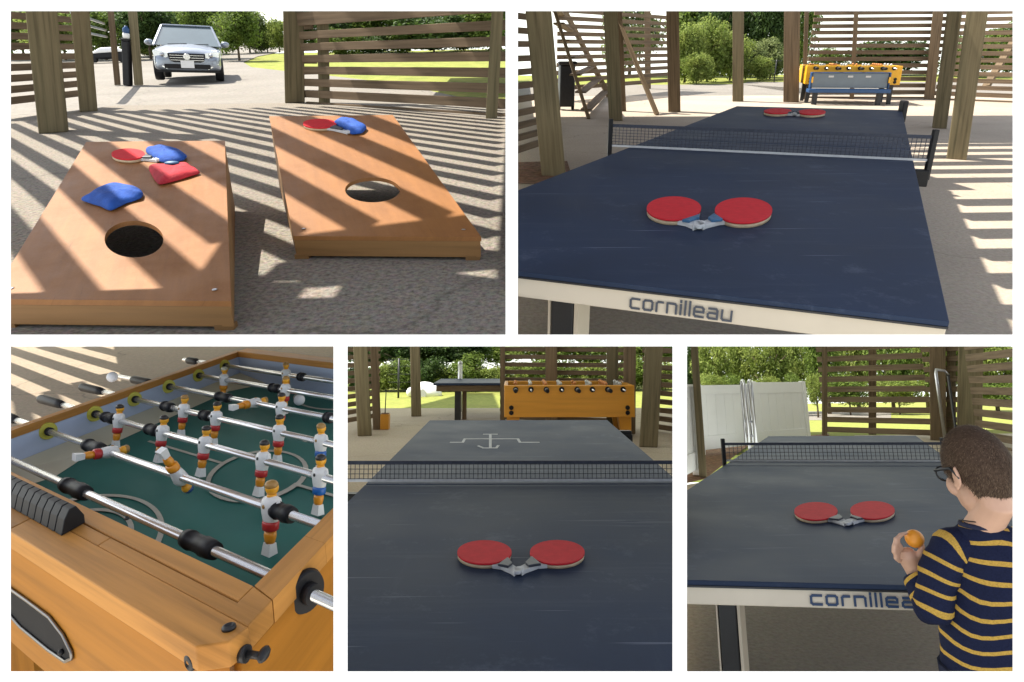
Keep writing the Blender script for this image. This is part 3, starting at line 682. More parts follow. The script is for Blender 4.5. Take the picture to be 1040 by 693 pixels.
def build_foos():
    b = B3; k3 = 1.3; z0 = .88
    cx, cy, yaw, W, L, y0, be, bl, zr, kk, ls = -.2106, .4648, -.6036, .6769, 1.063, .0655, .1163, .0277, .0196, -.2388, -.6206
    c, s, e = math.cos(yaw), math.sin(yaw), math.exp(ls)
    S = Surf(b, (cx*k3, cy*k3, z0), (k3*c, k3*s, 0), (k3*(c*kk-s*e), k3*(s*kk+c*e), 0))
    O = S.P(0,0); O.z = 0
    t = thing(b, 'football_table', 'wooden football table seen close over its green field and steel rods', 'football table', O)
    def F(x,y,z=0): return S.P(x,y,z*k3)-O
    def hexa(mb, x0,x1,y0_,y1_,za,zb_,mi=0,grain='x',cells=None):
        c8 = [F(x,y,z) for x in (x0,x1) for y in (y0_,y1_) for z in (za,zb_)]; o_ = random.uniform(0,20)
        co = [((x if grain=='x' else y*.6)+o_, (y*.6 if grain=='x' else x)+z) for x in (x0,x1) for y in (y0_,y1_) for z in (za,zb_)]
        fs = [(0,1,3,2),(4,6,7,5),(0,4,5,1),(2,3,7,6),(0,2,6,4),(1,5,7,3)]
        mb.add(c8, fs, mi, False, [[co[i] for i in f] for f in fs])
    hb = .125; tk = .012
    # chamfered near rail: two planks with a dark open joint between them
    p1 = S.inv(200.3,655); p2 = S.inv(233,652.6)
    ysplit = (S.inv(88,530)[1]+S.inv(175,582)[1])/2
    def polyprism(poly, za, zb_, name, mat, parent, grain='x', bevel=.0015):
        mb = MB(); n = len(poly); o_ = random.uniform(0,20)
        vs = [F(x,y,za) for x,y in poly]+[F(x,y,zb_) for x,y in poly]
        uv = [((x if grain=='x' else y*.6)+o_, (y*.6 if grain=='x' else x)+z) for z in (za,zb_) for x,y in poly]
        fs = [tuple(range(n))[::-1], tuple(range(n,2*n))]+[(i,(i+1)%n,n+(i+1)%n,n+i) for i in range(n)]
        mb.add(vs, fs, 0, False, [[uv[i] for i in f] for f in fs]); return mb.build(name, mat, parent, None, bevel)
    xl = -W-.03
    m1 = ((p1[0]+xl)/2)
    yr = S.inv(278.6,609.7)[1]; xe = S.inv(88,531)[0]
    ya = -be*.52
    polyprism([(xl,-be),(-.33,-be),(-.33,ya),(xl,ya)], -.018, 0, 'end_rail', m_beech, t)
    polyprism([(-.3296,-be),(p1[0],-be),(p2[0]-.001,p2[1]),(p2[0]+.004,ya),(-.3296,ya)], -.018, 0, 'end_rail', m_beech, t)
    polyprism([(xl,ya+.0004),(-.20,ya+.0004),(-.20,ysplit),(xl,ysplit)], -.018, -.0002, 'end_rail', m_beech, t)
    polyprism([(-.1996,ya+.0004),(bl,ya+.0004),(bl,yr-.001),(.0003,-.001),(.0003,ysplit),(-.1996,ysplit)], -.018, -.0001, 'end_rail', m_beech, t)
    polyprism([(xl,ysplit+.003),(0,ysplit+.003),(0,0),(xl,0)], -.018, -.0004, 'end_rail', m_beech, t)
    mb = MB(); hexa(mb, xl, -.0, ysplit-.001, ysplit+.0045, -.02, -.0035); mb.build('joint', m_dark, t)
    # right rail in short glued blocks
    segs = [-.028,.13,.21,.33,.52,.80,1.05,L+.06]
    for i in range(len(segs)-1):
        mb = MB(); y_a, y_b = segs[i]+(.0006 if i else 0), segs[i+1]
        if i == 0: poly = [(0.0005,.0005),(bl,yr),(bl,y_b),(0.0005,y_b)]
        else: poly = [(0.0005,y_a),(bl,y_a),(bl,y_b),(0.0005,y_b)]
        polyprism(poly, -.018, -.0002, 'side_rail', m_beech, t, 'y', 0)
    # outer faces
    polyprism([(xl,-be+.004),(p1[0]-.001,-be+.004),(p2[0]-.004,p2[1]+.002),(p2[0]-.016,p2[1]+.012),(p1[0],-be+.02),(xl,-be+.02)], -hb, -.0185, 'end_panel', m_beechs, t, 'x', 0)
    mb = MB(); hexa(mb, bl-.010, bl-.001, p2[1]+.014, L+.06, -hb, -.0185, 0, 'y'); mb.build('side_panel', m_beechs, t)
    # inner faces, field, far side
    zf = -.066
    mb = MB(); hexa(mb, -W+.001,-.002, .001, L-.001, zf-.01, zf); mb.build('playfield', m_teal, t)
    mb = MB(); hexa(mb, -W-.012,-W-.0005, -.0, L+.012, -.12, -.0125); mb.build('side_panel', m_blueside, t)
    mb = MB(); hexa(mb, -W-.016,-W+.001, -.0, L+.016, -.012, 0, 0, 'y'); mb.build('side_rail', m_beech, t)
    mb = MB(); hexa(mb, -W,-.001, L+.0005, L+.012, -.12, -.0125); mb.build('end_panel', m_blueside, t)
    mb = MB(); hexa(mb, -W-.001,.03, L-.004, L+.06, -.012, .001); mb.build('end_rail', m_beech, t)
    mb = MB(); hexa(mb, -.0015,.0004, .0, L, -.12, -.0185); mb.build('side_panel', m_beech, t)
    mb = MB(); hexa(mb, -W,0, -.0035, -.0005, -.12, -.0185); mb.build('end_panel', m_beech, t)
    mb = MB(); w = .085
    mb.add([F(-W+.001,.003,zf+.018),F(-W+w*.5,.003,zf+.0006),F(-W+w,.16,zf+.0006),F(-W+w*.62,.30,zf+.0006),F(-W+w*.55,L-.15,zf+.0006),F(-W+w*1.2,L-.002,zf+.0006),F(-W+.001,L-.002,zf+.016)], [(0,1,2),(0,2,3),(0,3,4,6),(4,5,6)]); mb.build('ramp', m_creamr, t)
    def circ(cx_,cy_,rx,ry,a0=0,a1=360,n=40): return [(cx_+rx*math.cos(R(a0+(a1-a0)*i/n)), cy_+ry*math.sin(R(a0+(a1-a0)*i/n))) for i in range(n+1)]
    cc = S.inv(262,482,zf*k3); xm = -W/2
    for path in (circ(cc[0],cc[1],.085,.135)+[(cc[0]+.085,cc[1]),(-.01,cc[1])], [(-W+.12,cc[1]),(cc[0]-.09,cc[1])], circ(xm-.03,.03,.13,.17,0,180), circ(xm-.03,.05,.075,.09,0,180), circ(xm,L-.04,.10,.12,180,360)):
        mb = MB(); mb.strokes([path], .010, lambda x,y,z: F(x,y,zf+z), .0006, .0003); mb.build('field_line', m_lines, t)
    mb = MB(); hexa(mb, xm+.10, xm+.27, L-.012, L-.001, zf+.004, -.03); mb.build('far_goal', m_black, t)
    # goal slot on the near end face: flat sheet, inner shade painted black
    P0 = F(0,-be+.0035,0); exv = Vector(S.ex)
    SE = Surf(b, P0+O, S.ex, (0,0,1), n=(Vector((0,0,1)).cross(exv)).normalized()*-1)
    sl = [(-30,280+25),(45,325),(110,370),(205,440),(260,510),(295,580),(297,605),(270,618),(200,570),(90,480),(45,430),(-30,385)]
    q = [SE.inv(x/3.96, 515+y/3.96) for x,y in sl]; nrm = SE.n if (b.Rm @ SE.n).z > 0 else -SE.n; SE.n = nrm
    mb = MB(); n = len(q); vs = [SE.P(x,z,.0006)-O for x,z in q]; ctr = Vector((sum(x for x,_ in q)/n, sum(z for _,z in q)/n))
    mb.add(vs, [tuple(range(n))]); g_ = mb.build('ball_return', m_dark, t)
    mb = MB(); loop = [SE.P(x,z,.002)-O for x,z in q+q[:1]]; fine = []
    for i in range(n):
        for f in (0,.5): fine.append(loop[i].lerp(loop[i+1],f))
    mb.tube(fine+fine[:1], .0019, 8); mb.build('rim', m_bronze, g_)
    mb = MB(); M_ = Matrix.Translation(SE.P(*SE.inv(65,661),.003)-O); mb.ball(M_.translation,.0035,8,5); mb.build('screw', m_black, g_)
    # rods
    ex3 = Vector(S.ex).normalized()
    def on_rod(i, u):
        y = y0+.15*i; lo, hi = -W-.45, .25
        for _ in range(50):
            m = (lo+hi)/2
            if b.pr(S.P(m,y,-zr*k3))[0] < u: lo = m
            else: hi = m
        return lo
    R_ = .0047*k3; rods = []
    ends = {0:(-W-.05,.30),1:(-W-.30,-.0005),2:(-W-.22,-.0005),3:(-W-.20,-.0005),4:(-W-.22,-.0005),5:(-W-.05,-.0005),6:(-W-.17,-.0005)}
    for i in range(7):
        y = y0+.15*i; mb = MB(); mb.tube([F(ends[i][0],y,-zr),F(-W/2,y,-zr),F(ends[i][1],y,-zr)], R_, 14); r = mb.build('rod', m_chrome, t); rods.append(r)
        if i:
            mb = MB(); mb.tube([F(-W+.0015,y,-zr),F(-W+.006,y,-zr)],[.0135*k3,.0125*k3],20); mb.build('bearing', m_yellowb, r)
            mb = MB(); mb.tube([F(-W+.0055,y,-zr),F(-W+.012,y,-zr)],.0065*k3,14); mb.build('bush', m_rubber, r)
    mb = MB(); y = y0; mb.tube([F(bl+.0002,y,-zr),F(bl+.005,y,-zr)],[.0175*k3,.0155*k3],28); mb.build('bearing', m_black, rods[0])
    mb = MB(); mb.tube([F(bl+.005,y,-zr),F(bl+.013,y,-zr)],.0085*k3,16); mb.build('bush', m_black, rods[0])
    def bumper(i, u0, u1, rr=1.0):
        x0, x1 = on_rod(i,u0), on_rod(i,u1); y = y0+.15*i; mb = MB(); d = x1-x0; r = .0098*k3*rr
        P = [x0,x0+d*.18,x0+d*.2,x0+d*.62,x0+d*.64,x0+d*.86,x1]; Q = [r*.85,r*.95,r*.84,r*.84,r*.96,r*.9,r*.8]
        mb.tube([F(x,y,-zr) for x in P], Q, 18); mb.build('bumper', m_rubber, rods[i])
    for a in ((0,189,219),(0,66,88),(1,88,104),(1,279,297),(2,106,117),(2,150,160),(3,205,213),(4,221,234),(5,275,284),(6,304,309),(3,166,175),(4,331,337)): bumper(*a, 1.0 if a[0]<2 else .95)
    def player(i, u, ang, hair=m_hairk, shorts=m_shortr, sc_=1.0, skin=m_face, jersey=m_jersey):
        x = on_rod(i,u); p = F(x, y0+.15*i, -zr); H = .088*sc_
        up0 = Vector((0,0,1)); fw0 = up0.cross(ex3); a = R(ang)
        up = up0*math.cos(a)+fw0*math.sin(a); fw = fw0*math.cos(a)-up0*math.sin(a)
        M = Matrix((( ex3.x,fw.x,up.x,p.x),(ex3.y,fw.y,up.y,p.y),(ex3.z,fw.z,up.z,p.z),(0,0,0,1))); h = H
        mb = MB()
        def ring(prof, mi, sx=1, sy=1): mb.lathe([(r*h,z*h) for r,z in prof], 14, M @ Matrix.Diagonal((sx,sy,1,1)), mi)
        ring([(.0,.19),(.07,.175),(.145,.13),(.165,.06),(.15,-.05),(.125,-.15),(.12,-.17)], 0, 1.0, .78)   # jersey
        ring([(.122,-.165),(.13,-.2),(.125,-.28),(.09,-.30)], 3, 1.0, .82)
        ring([(.088,-.295),(.098,-.36),(.085,-.44),(.07,-.47)], 4, 1.0, .8)
        ring([(.07,.16),(.062,.2)], 1)
        mb.ball((0,0,0),(.088*h,.092*h,.095*h),14,10,1,M @ Matrix.Translation((0,0,.275*h)))
        mb.ball((0,0,0),(.093*h,.094*h,.068*h),14,8,2,M @ Matrix.Translation((0,-.012*h,.322*h)))
        for sx in (-1,1): mb.ball((0,0,0),(.05*h,.05*h,.11*h),10,7,0,M @ Matrix.Translation((sx*.145*h,0,.03*h)))
        mb.ball((0,0,0),(.03*h,.012*h,.03*h),10,6,2,M @ Matrix.Translation((0,-.128*h,.05*h)))
        k_ = len(mb.v); mb.obox((0,0,0),((1,0,0),(0,1,0),(0,0,1)),(.085*h,.062*h,.085*h),5)
        for j in range(k_,len(mb.v)):
            v = Vector(mb.v[j]); w_ = 1.12 if v.z < 0 else .85; v.x *= w_; v.y *= w_; mb.v[j] = tuple(M @ (v+Vector((0,0,-.55*h))))
        mb.build('player', [jersey,skin,hair,shorts,m_sock,m_jersey], rods[i])
    P = [(1,275.5,8,m_hairb,m_shortr,1.12),(1,182,155,m_bluet,m_sock,1.0),(1,111,100,m_hairb,m_shortr,1.0),
         (2,120.5,12),(2,165,14),(2,208,14),(2,267,14),(2,325,10,m_hairk,m_shortb),
         (3,186.5,12,m_hairb),(3,219.5,12),(3,283.5,10),(3,326,8,m_hairb,m_shortb),
         (4,258,95,m_hairb,m_sock),(4,285.5,10),(5,227.5,10,m_creamr,m_sock),(5,290,10,m_hairb),(6,290.5,6,m_hairb,m_sock)]
    for a in P: player(*a)
    def grip(i, u0, u1):
        x0, x1 = on_rod(i,u0), on_rod(i,u1); y = y0+.15*i; mb = MB(); r = .0085*k3
        mb.tube([F(x0,y,-zr),F(x0+(x1-x0)*.08,y,-zr),F(x0+(x1-x0)*.8,y,-zr),F(x1,y,-zr)],[r*.85,r,r*.95,r*.7],14); mb.build('grip', m_rubber, rods[i])
    for a in ((1,-8,17),(2,41,64),(3,83,105),(4,135,155),(6,191,201)): grip(*a)
    # counter on the near rail, fittings
    A, Bq, Cq = S.inv(62,545), S.inv(86,531), S.inv(75,538)
    ya, yb = min(A[1],Bq[1]), max(A[1],Bq[1]); xr = Cq[0]; sw = .0165
    ct = thing(b, 'score_counter', 'black ridged score counter of sliding blocks lying on the near rail', 'counter', S.P(xr,(ya+yb)/2))
    Oc = S.P(xr,(ya+yb)/2)
    for j in range(16):
        xa, xb = xr-sw*(j+1)+.0012, xr-sw*j; prof = [(ya,0),(ya+(yb-ya)*.18,.013),(ya+(yb-ya)*.42,.0205),(ya+(yb-ya)*.7,.0205),(yb,.008),(yb,0)]
        mb = MB(); n = len(prof); vs = [S.P(x,y,z*k3+.0004)-Oc for x in (xa,xb) for y,z in prof]
        mb.add(vs, [tuple(range(n)),tuple(range(n,2*n))[::-1]]+[(i,n+i,n+(i+1)%n,(i+1)%n) for i in range(n)]); mb.build('block', m_rubber, ct, bevel=.0012)
    def bolt(u,v,surf,r,nm='bolt'):
        p = surf.P(*surf.inv(u,v),.0005)-O; nz = surf.n.normalized() if hasattr(surf.n,'normalized') else Vector(surf.n); M = Matrix.Translation(p) @ nz.to_track_quat('Z','Y').to_matrix().to_4x4()
        mb = MB(); mb.lathe([(r,0),(r*.95,.002),(r*.5,.0034),(r*.45,.0018),(0.0001,.0016)],16,M); mb.build(nm, m_blackm, t)
    bolt(232.6,638.7,S,.0062); bolt(129,528,S,.003); bolt(30,506,S,.005); bolt(194,672.5,SE,.0075)
    eyv = Vector(S.ey); nn = eyv.cross(Vector((0,0,1))).normalized(); SR = Surf(b, S.P(bl-.001,0), S.ey, (0,0,1), nn if (b.Rm @ nn).x > 0 else -nn)
    p = SR.P(*SR.inv(247,664),.0)-O; d1 = SR.n; mb = MB(); mb.tube([p-d1*.002,p+d1*.004],[.0075,.0075],14); mb.tube([p+d1*.004,p+d1*.018+ex3*.004],[.0035,.003],10); lb = mb.build('latch', m_blackm, t)
    mb = MB(); mb.ball(p+d1*.020+Vector((0,0,.001)),(.005,.010,.005),10,6); mb.build('wing', m_blackm, lb)
    mb = MB()
    for sx,yy in ((-W,.1),(-.03,.1),(-W,L-.1),(-.03,L-.1)):
        mb = MB(); a_ = F(sx,yy,-hb); mb.bar(a_, (a_.x,a_.y,0), .09, .09); mb.build('leg', m_beechs, t)
    o = MB().ball((0,0,0),.014,14,8).build('ball', m_white); o.matrix_basis = place(b, S.P(*S.inv(304.5,412,zf*k3),zf*k3+.0142)); tag(o,'white ball lying on the green field between the steel rods','ball',bay=b)
    ob = S.P(-W-.055,y0+.3,-.006*k3); o = MB().ball((0,0,0),.013,14,8).build('ball', m_white); 
    tp = b.at(114,383,b.depth(S.P(on_rod(3,108),y0+.45,0))); o.matrix_basis = place(b, tp); tag(o,'white ball resting by a black rod grip beyond the pale blue side','ball',bay=b)
    # floor under and beyond
    ground_sheet(b, 'floor', [(-14,.5),(4,.5),(9,22),(-22,22)], m_tan)
# ================================================================== bay 4: over the net towards the orange football table
def zlow(x, y): return -3.2
def zlow5(x, y): return -2.0
def build_net():
    b = B4; S = tt_surf(b, .0531, 3.1451, -.0003, .5558, 0)
    pts = lambda L: [S.inv(u,v) for u,v in L]
    mark = [pts([(458,449.5),(470,449.5),(472,446),(517,446),(526,446),(528,449.5),(547,449.5)]), pts([(498,441.3),(498,455)]), pts([(491.5,441.3),(504.5,441.3)]), pts([(486,453.2),(491,455.3),(504,455.3),(506,452.8)])]
    tt_table(b, S, 'navy table tennis table with white line emblem on its far half', None, .06, [(-.62,1.2,.07,.045),(.62,1.2,.07,.045)], mark=mark)
    x0 = S.inv(352.5,491)[0]; x1 = -x0*.985; P0 = S.P(0,0); hh = b.z_at(P0,467.3)-P0.z
    tt_net(b, S, x0, x1, 0, hh*.97, 'dark mesh net in front of the orange football table', 'left', cell=(.021,.021), clampz=.09, thick=.0026, tape=.014, lowgap=.012)
    paddle(S, (492,565.5), 27.6, 11.5, (525.5,584), 'left red bat in front of the net facing the orange football table', .016, None, m_grip, 5)
    paddle(S, (566,565.5), 27.8, 11.7, (527,583), 'right red bat in front of the net facing the orange football table', .016, None, m_grip, 5)
    ground_sheet(b, 'lawn', [(-40,17),(40,17),(40,80),(-40,80)], m_grass, None, -3.2)
    ground_sheet(b, 'terrain', [(-30,13.3),(30,13.3),(30,17.1),(-30,17.1)], m_grass, lambda x,y: -.05-(y-13.3)*.86, 0)
    ground_sheet(b, 'ground', [(-9,11),(12,11),(12,13.6),(-9,13.6)], m_pave, None, -.012)
    ground_sheet(b, 'floor', [(-6,1),(7,1),(9,13.4),(-6,13.4)], m_floor)
    post(b, (370.5,442), 14, (366,352), 'thick dark timber post at the far left of the net', ztop=3.2, maxlean=7)
    post(b, (383,436), 8, (380,352), 'slim timber post behind the thick one, left of the net', ztop=3.2, maxlean=6, mat=m_postb)
    post(b, (422.8,422.5), 10, (421.5,352), 'timber post standing at the edge of the lawn', ztop=3.2, maxlean=6)
    post(b, (510.5,428), 5, (510.5,352), 'slim post at the left end of the slat wall behind the orange football table', ztop=3.2, mat=m_postb)
    post(b, (560,430), 12, (560,352), 'post in the slat wall right above the orange football table', ztop=3.2, mat=m_postb)
    post(b, (622,438), 12, (622,352), 'timber post behind the right end of the orange football table', ztop=3.2, maxlean=6)
    post(b, (639,440), 12.5, (639.5,352), 'timber post beside the right leg of the orange football table', ztop=3.2, maxlean=6, mat=m_postb)
    post(b, (658.5,453), 18, (664,352), 'thick timber post at the far right, standing beyond the net end', ztop=3.2, maxlean=7)
    slat_wall(b, (508,427), (640,432), even_rows(345,7.6,4.4,11), 'slat wall of brown boards behind the orange football table', th=.04)
    slat_wall(b, (655,436), (720,446), even_rows(345,8.4,5.0,11), 'slat wall at the right edge behind the thick post', th=.04)
    slat_wall(b, (340,440), (384,431), even_rows(345,8.2,4.8,11), 'dark slat wall at the left edge behind the thick post', th=.04)
    foos_simple(b, (578,424), (512,645), 391.5, 424, 447, 'orange football table with black rod ends behind the navy table', m_foos)
    # second table
    p = b.g(466,427); D = b.depth(p); k = D/FOC; zt = b.z_at(p,389); zb = b.z_at(p,396.5)
    t = thing(b, 'side_table', 'long grey topped table left of the orange football table', 'table', p)
    MB().box((35*k,.55,zt-.02),(122*k,1.25,.04)).build('tabletop', m_table, t, bevel=.005)
    MB().box((36*k,.55,(zt+zb)/2-.03),(118*k,1.2,zt-zb-.03)).build('apron', m_postb, t)
    MB().box((-1.5*k,.08,zb/2),(6*k,.12,zb)).build('leg', m_blackm, t); MB().box((5*k,.14,zb/2),(4*k,.12,zb)).build('leg', m_postb, t); MB().box((80*k,.3,zb/2),(6*k,.12,zb)).build('leg', m_blackm, t)
    p = b.g(462.5,424); D = b.depth(p); k = D/FOC; mb = MB(); mb.tube([(0,0,0),(0,0,b.z_at(p,371))],2.3*k,12); mb.ball((0,0,b.z_at(p,371)),2.6*k,10,6)
    solo(b, 'steel_post', mb, m_steel, 'short steel post rising behind the grey topped table', 'post', p+Vector((0,1.0,0)))
    p = b.g(391,436); D = b.depth(p); k = D/FOC; t = thing(b, 'planter', 'orange brown square planter with a thin cane beside the left posts', 'planter', p)
    mb = MB(); w = 4.3*k; h = b.z_at(p,420.5); mb.prism([(-w,-w),(w,-w),(w,w),(-w,w)],0,h); mb.build('pot', m_foos, t, bevel=.01)
    MB().box((0,0,h+.006),(w*1.7,w*1.7,.01)).build('soil', m_mulch, t); MB().tube([(-.3*k,0,h),(.4*k,0,b.z_at(p,395))],.5*k,6).build('cane', m_blackm, t)
    p = b.g(404.5,404.5,-3.2); D = b.depth(p); k = D/FOC; t = thing(b, 'climbing_frame', 'dark metal frame with level bars on the lawn', 'frame', p)
    MB().tube([(0,0,0),(0,0,40*k)],1.0*k,8).build('pole', m_blackm, t)
    for z in (8,16,24,32,39): MB().bar((-11*k,0,z*k),(12*k,0,z*k),.5*k,.55*k).build('bar', m_blackm, t)
    p = b.g(431,402,-3.2); D = b.depth(p); k = D/FOC; t = thing(b, 'garden_tent', 'low white rounded garden tent on the lawn', 'tent', p)
    mb = MB(); mb.ball((0,0,0),(18*k,12*k,14*k),20,12); mb.v = [(x,y,max(z,0)) for x,y,z in mb.v]; mb.build('canopy', m_vinyl, t)
    mb = MB(); mb.prism([(-3*k,0),(3*k,0),(2.4*k,6*k),(0,8*k),(-2.4*k,6*k)],-12.2*k,-11*k,0,lambda x,y,z:(x,z,y)); mb.build('doorway', m_tape, t)
    p = b.g(416.5,403,-3.2); k = b.depth(p)/FOC; mb = MB(); mb.ball((0,0,4.5*k),(4*k,3*k,4.5*k),14,8); solo(b,'covered_grill',mb,m_vinyl,'small white covered shape beside the garden tent','grill',p)
    T = [(366,385,60.4,350-16,81,'dark','dark tree behind the posts at the left of the net'),(392,385,63.2,342,67,'mid','green tree behind the dark metal frame'),(412,385,59.0,330,75,'dark','dark tree left of the lawn post above the tent'),(440,385,61.8,340,70,'mid','green tree above the white tent'),(470,385,59.0,328,81,'dark','dark tree behind the steel post'),(505,385,63.2,338,75,'mid','green tree at the left end of the slat wall'),(545,385,60.4,334,81,'bright','bright tree behind the middle of the slat wall'),(590,385,60.4,334,81,'mid','green tree behind the orange football table'),(632,385,60.4,330,81,'bright','bright tree behind the two right posts'),(676,385,60.4,330,75,'mid','green tree at the right edge behind the thick post')]
    for u,v,D,vt,w,kd,lb in T: tree(b, u, v, D, vt, w, kd, lb, zlow, group='trees beyond the lawn', vbot=399)
    SH = [(366,46,365,'dark','dark shrub behind the left posts'),(392,39,367,'bright','bright shrub left of the dark metal frame'),(412,41,363,'mid','green shrub right of the dark metal frame'),(438,46,357,'dark','dark shrub right behind the white tent'),(455,39,373,'bright','bright rounded shrub right of the white tent'),(476,50,358,'mid','mid green shrub behind the steel post'),(500,46,371,'bright','bright shrub above the grey topped table'),(528,52,367,'bright','bright shrub behind the slats left of the orange football table'),(562,57,363,'mid','green shrub behind the slats above the middle of the orange football table'),(600,57,367,'bright','bright shrub behind the slats above the right of the orange football table'),(640,57,361,'mid','green shrub behind the two right posts'),(676,46,367,'bright','bright shrub at the right edge behind the thick post')]
    for u,w,vt,kd,lb in SH: tree(b, u, 397, 54+u*.004, vt, w, kd, lb, zlow, 'shrub', 'shrub', 'shrubs at the end of the lawn', True)
    c = S.P(.775,1.30,-.1); mb = MB(); mb.box((.02,0,0),(.30,.06,.06)); mb.box((.14,0,-.1),(.07,.08,.2)); solo(b,'corner_bracket',mb,m_black,'black folding bracket at the far right corner of the table with the emblem','bracket',c,bevel=.01)
# ================================================================== bays 2, 4, 5: the table tennis table
def tt_surf(bay, cx, cy, yaw, ls, k, z=.76):
    c, s = math.cos(yaw), math.sin(yaw); e = math.exp(ls)
    return Surf(bay, (cx,cy,z), (c,s,0), ((k*c-s)*e, (k*s+c)*e, 0))
def letters():
    """wide rounded capitals-height lettering of the table's edge"""
    c=[[(1,1),(.16,1),(0,.84),(0,.16),(.16,0),(1,0)]]
    o=[[(.16,1),(.84,1),(1,.84),(1,.16),(.84,0),(.16,0),(0,.16),(0,.84),(.16,1)]]
    r=[[(0,0),(0,.84),(.16,1),(.7,1)]]
    n=[[(0,0),(0,1),(.84,1),(1,.84),(1,0)]]
    i=[[(0,0),(0,1.0)],[(0,1.28),(0,1.42)]]; l=[[(0,0),(0,1.42)]]
    e=[[(1,0),(.16,0),(0,.16),(0,.84),(.16,1),(.84,1),(1,.84),(1,.5),(.05,.5)]]
    a=[[(.08,1),(.84,1),(1,.84),(1,0),(.16,0),(0,.14),(0,.42),(.14,.56),(.98,.56)]]
    u=[[(0,1),(0,.16),(.16,0),(1,0)],[(1,0),(1,1)]]
    return [(c,1),(o,1),(r,.7),(n,1),(i,0),(l,0),(l,0),(e,1),(a,1),(u,1)]
def word_paths(gap=.5):
    x, out = 0, []
    for g, w in letters():
        for p in g: out.append([(x+q[0], q[1]) for q in p])
        x += w+gap
    return out, x-gap
def tt_table(bay, S, label, text=None, apron=.06, legs=(), mat_letter=None, halves=True, mark=None):
    O = S.P(0,0,-S.o.z); t = thing(bay, 'table_tennis_table', label, 'table', O)
    z0 = S.o.z
    def F(x,y,z): return S.P(x,y,z-z0)-O
    for y0,y1 in ((-1.37,-.006),(.006,1.37)):
        mb = MB(); mb.prism([(-.7625,y0),(.7625,y0),(.7625,y1),(-.7625,y1)], z0-.014, z0, 0, F)
        o = mb.build('tabletop', m_table, t, bevel=.002)
    mb = MB(); th = .022/ max(.5,S.ey.length)
    mb.prism([(-.7605,-1.368),(.7605,-1.368),(.7605,-1.368+th),(-.7605,-1.368+th)], z0-.014-apron, z0-.0145, 0, F); mb.build('apron', m_cream, t, bevel=.003)
    mb = MB(); mb.prism([(-.763,-1.3715),(.763,-1.3715),(.763,-1.3690),(-.763,-1.3690)], z0-.0185, z0-.0135, 0, F); mb.build('edge_strip', m_blackm, t)
    for sx in (-1,1):
        mb = MB(); x0, x1 = sorted((sx*.7605, sx*.740)); mb.prism([(x0,-1.34),(x1,-1.34),(x1,1.36),(x0,1.36)], z0-.055, z0-.0145, 0, F); mb.build('side_rail', m_blackm, t)
    mb = MB(); mb.prism([(-.75,1.34),(.75,1.34),(.75,1.36),(-.75,1.36)], z0-.055, z0-.0145, 0, F); mb.build('end_rail', m_blackm, t)
    for (x,y,w,d) in legs:
        mb = MB(); mb.prism([(x-w/2,y-d/2),(x+w/2,y-d/2),(x+w/2,y+d/2),(x-w/2,y+d/2)], .03, z0-.015, 0, F); l = mb.build('leg', m_blackm, t, bevel=.004)
        mb = MB(); mb.prism([(x+w/2+.003,y-d/2),(x+w*.72,y-d/2),(x+w*.72,y+d/2),(x+w/2+.003,y+d/2)], .0, z0-.03, 0, F); mb.build('leg_trim', m_cream, l)
        mb = MB(); mb.prism([(x-w*.64,y-d/2),(x-w/2-.003,y-d/2),(x-w/2-.003,y+d/2),(x-w*.64,y+d/2)], .0, z0-.03, 0, F); mb.build('leg_trim', m_cream, l)
        mb = MB(); mb.prism([(x-w*.7,y-d*.9),(x+w*.7,y-d*.9),(x+w*.7,y+d*.9),(x-w*.7,y+d*.9)], .0, .03, 0, F); mb.build('foot', m_rubber, l)
    if text:
        paths, W = word_paths(); x0, x1, zb, xh, sw = text; k = (x1-x0)/W
        P = [[(x0+q[0]*k, zb+q[1]*xh) for q in p] for p in paths]
        mb = MB(); mb.strokes(P, sw, lambda x,y,z: F(x, -1.3685-z, y), .0006, .0008); mb.build('lettering', mat_letter or m_letter, t)
    if mark:
        mb = MB(); mb.strokes(mark, .018, lambda x,y,z: F(x,y,z0+z), .0004, .0006); mb.build('marking', m_mark, t)
    return t, F
def tt_net(bay, S, x0, x1, ypos, h, label, posts=True, cell=(.022,.022), clampz=.05, tape=.012, lowgap=.0, thick=.0022):
    O = S.P(0,ypos,0); t = thing(bay, 'table_net', label, 'net', O)
    def F(x,z,y=0): return S.P(x,ypos+y,z)-O
    mb = MB(); nx = int((x1-x0)/cell[0]); nz = max(3,int((h-lowgap-tape)/cell[1]))
    for i in range(nx+1):
        x = x0+(x1-x0)*i/nx; mb.bar(F(x,lowgap+.012), F(x,h-tape), thick, thick)
    for j in range(nz+1):
        z = lowgap+.014+(h-tape-lowgap-.016)*j/nz
        for k in range(8):
            a, b2 = x0+(x1-x0)*k/8, x0+(x1-x0)*(k+1)/8; mb.bar(F(a,z), F(b2,z), thick, thick)
    mb.build('mesh', m_netm, t)
    mb = MB(); mb.bar(F(x0,h-tape/2), F(x1,h-tape/2), .006, tape); mb.build('top_cord', m_netm, t)
    mb = MB(); mb.bar(F(x0,lowgap+.006), F(x1,lowgap+.006), .008, .012); mb.build('bottom_tape', m_tape, t)
    if posts:
        for x in ((x0,x1) if posts is True else (x0,)):
            s = 1 if x > 0 else -1
            mb = MB(); mb.bar(F(x+s*.012,-clampz), F(x+s*.012,h+.03), .026, .026); p = mb.build('net_post', m_black, t, bevel=.003)
            mb = MB(); a = F(x+s*.02,-clampz*.9); c = F(s*.745,-clampz*.9); mb.bar(a, c, .05, clampz*.9); mb.build('clamp', m_black, p, bevel=.006)
    return t
def z2(x, y): return 0.0
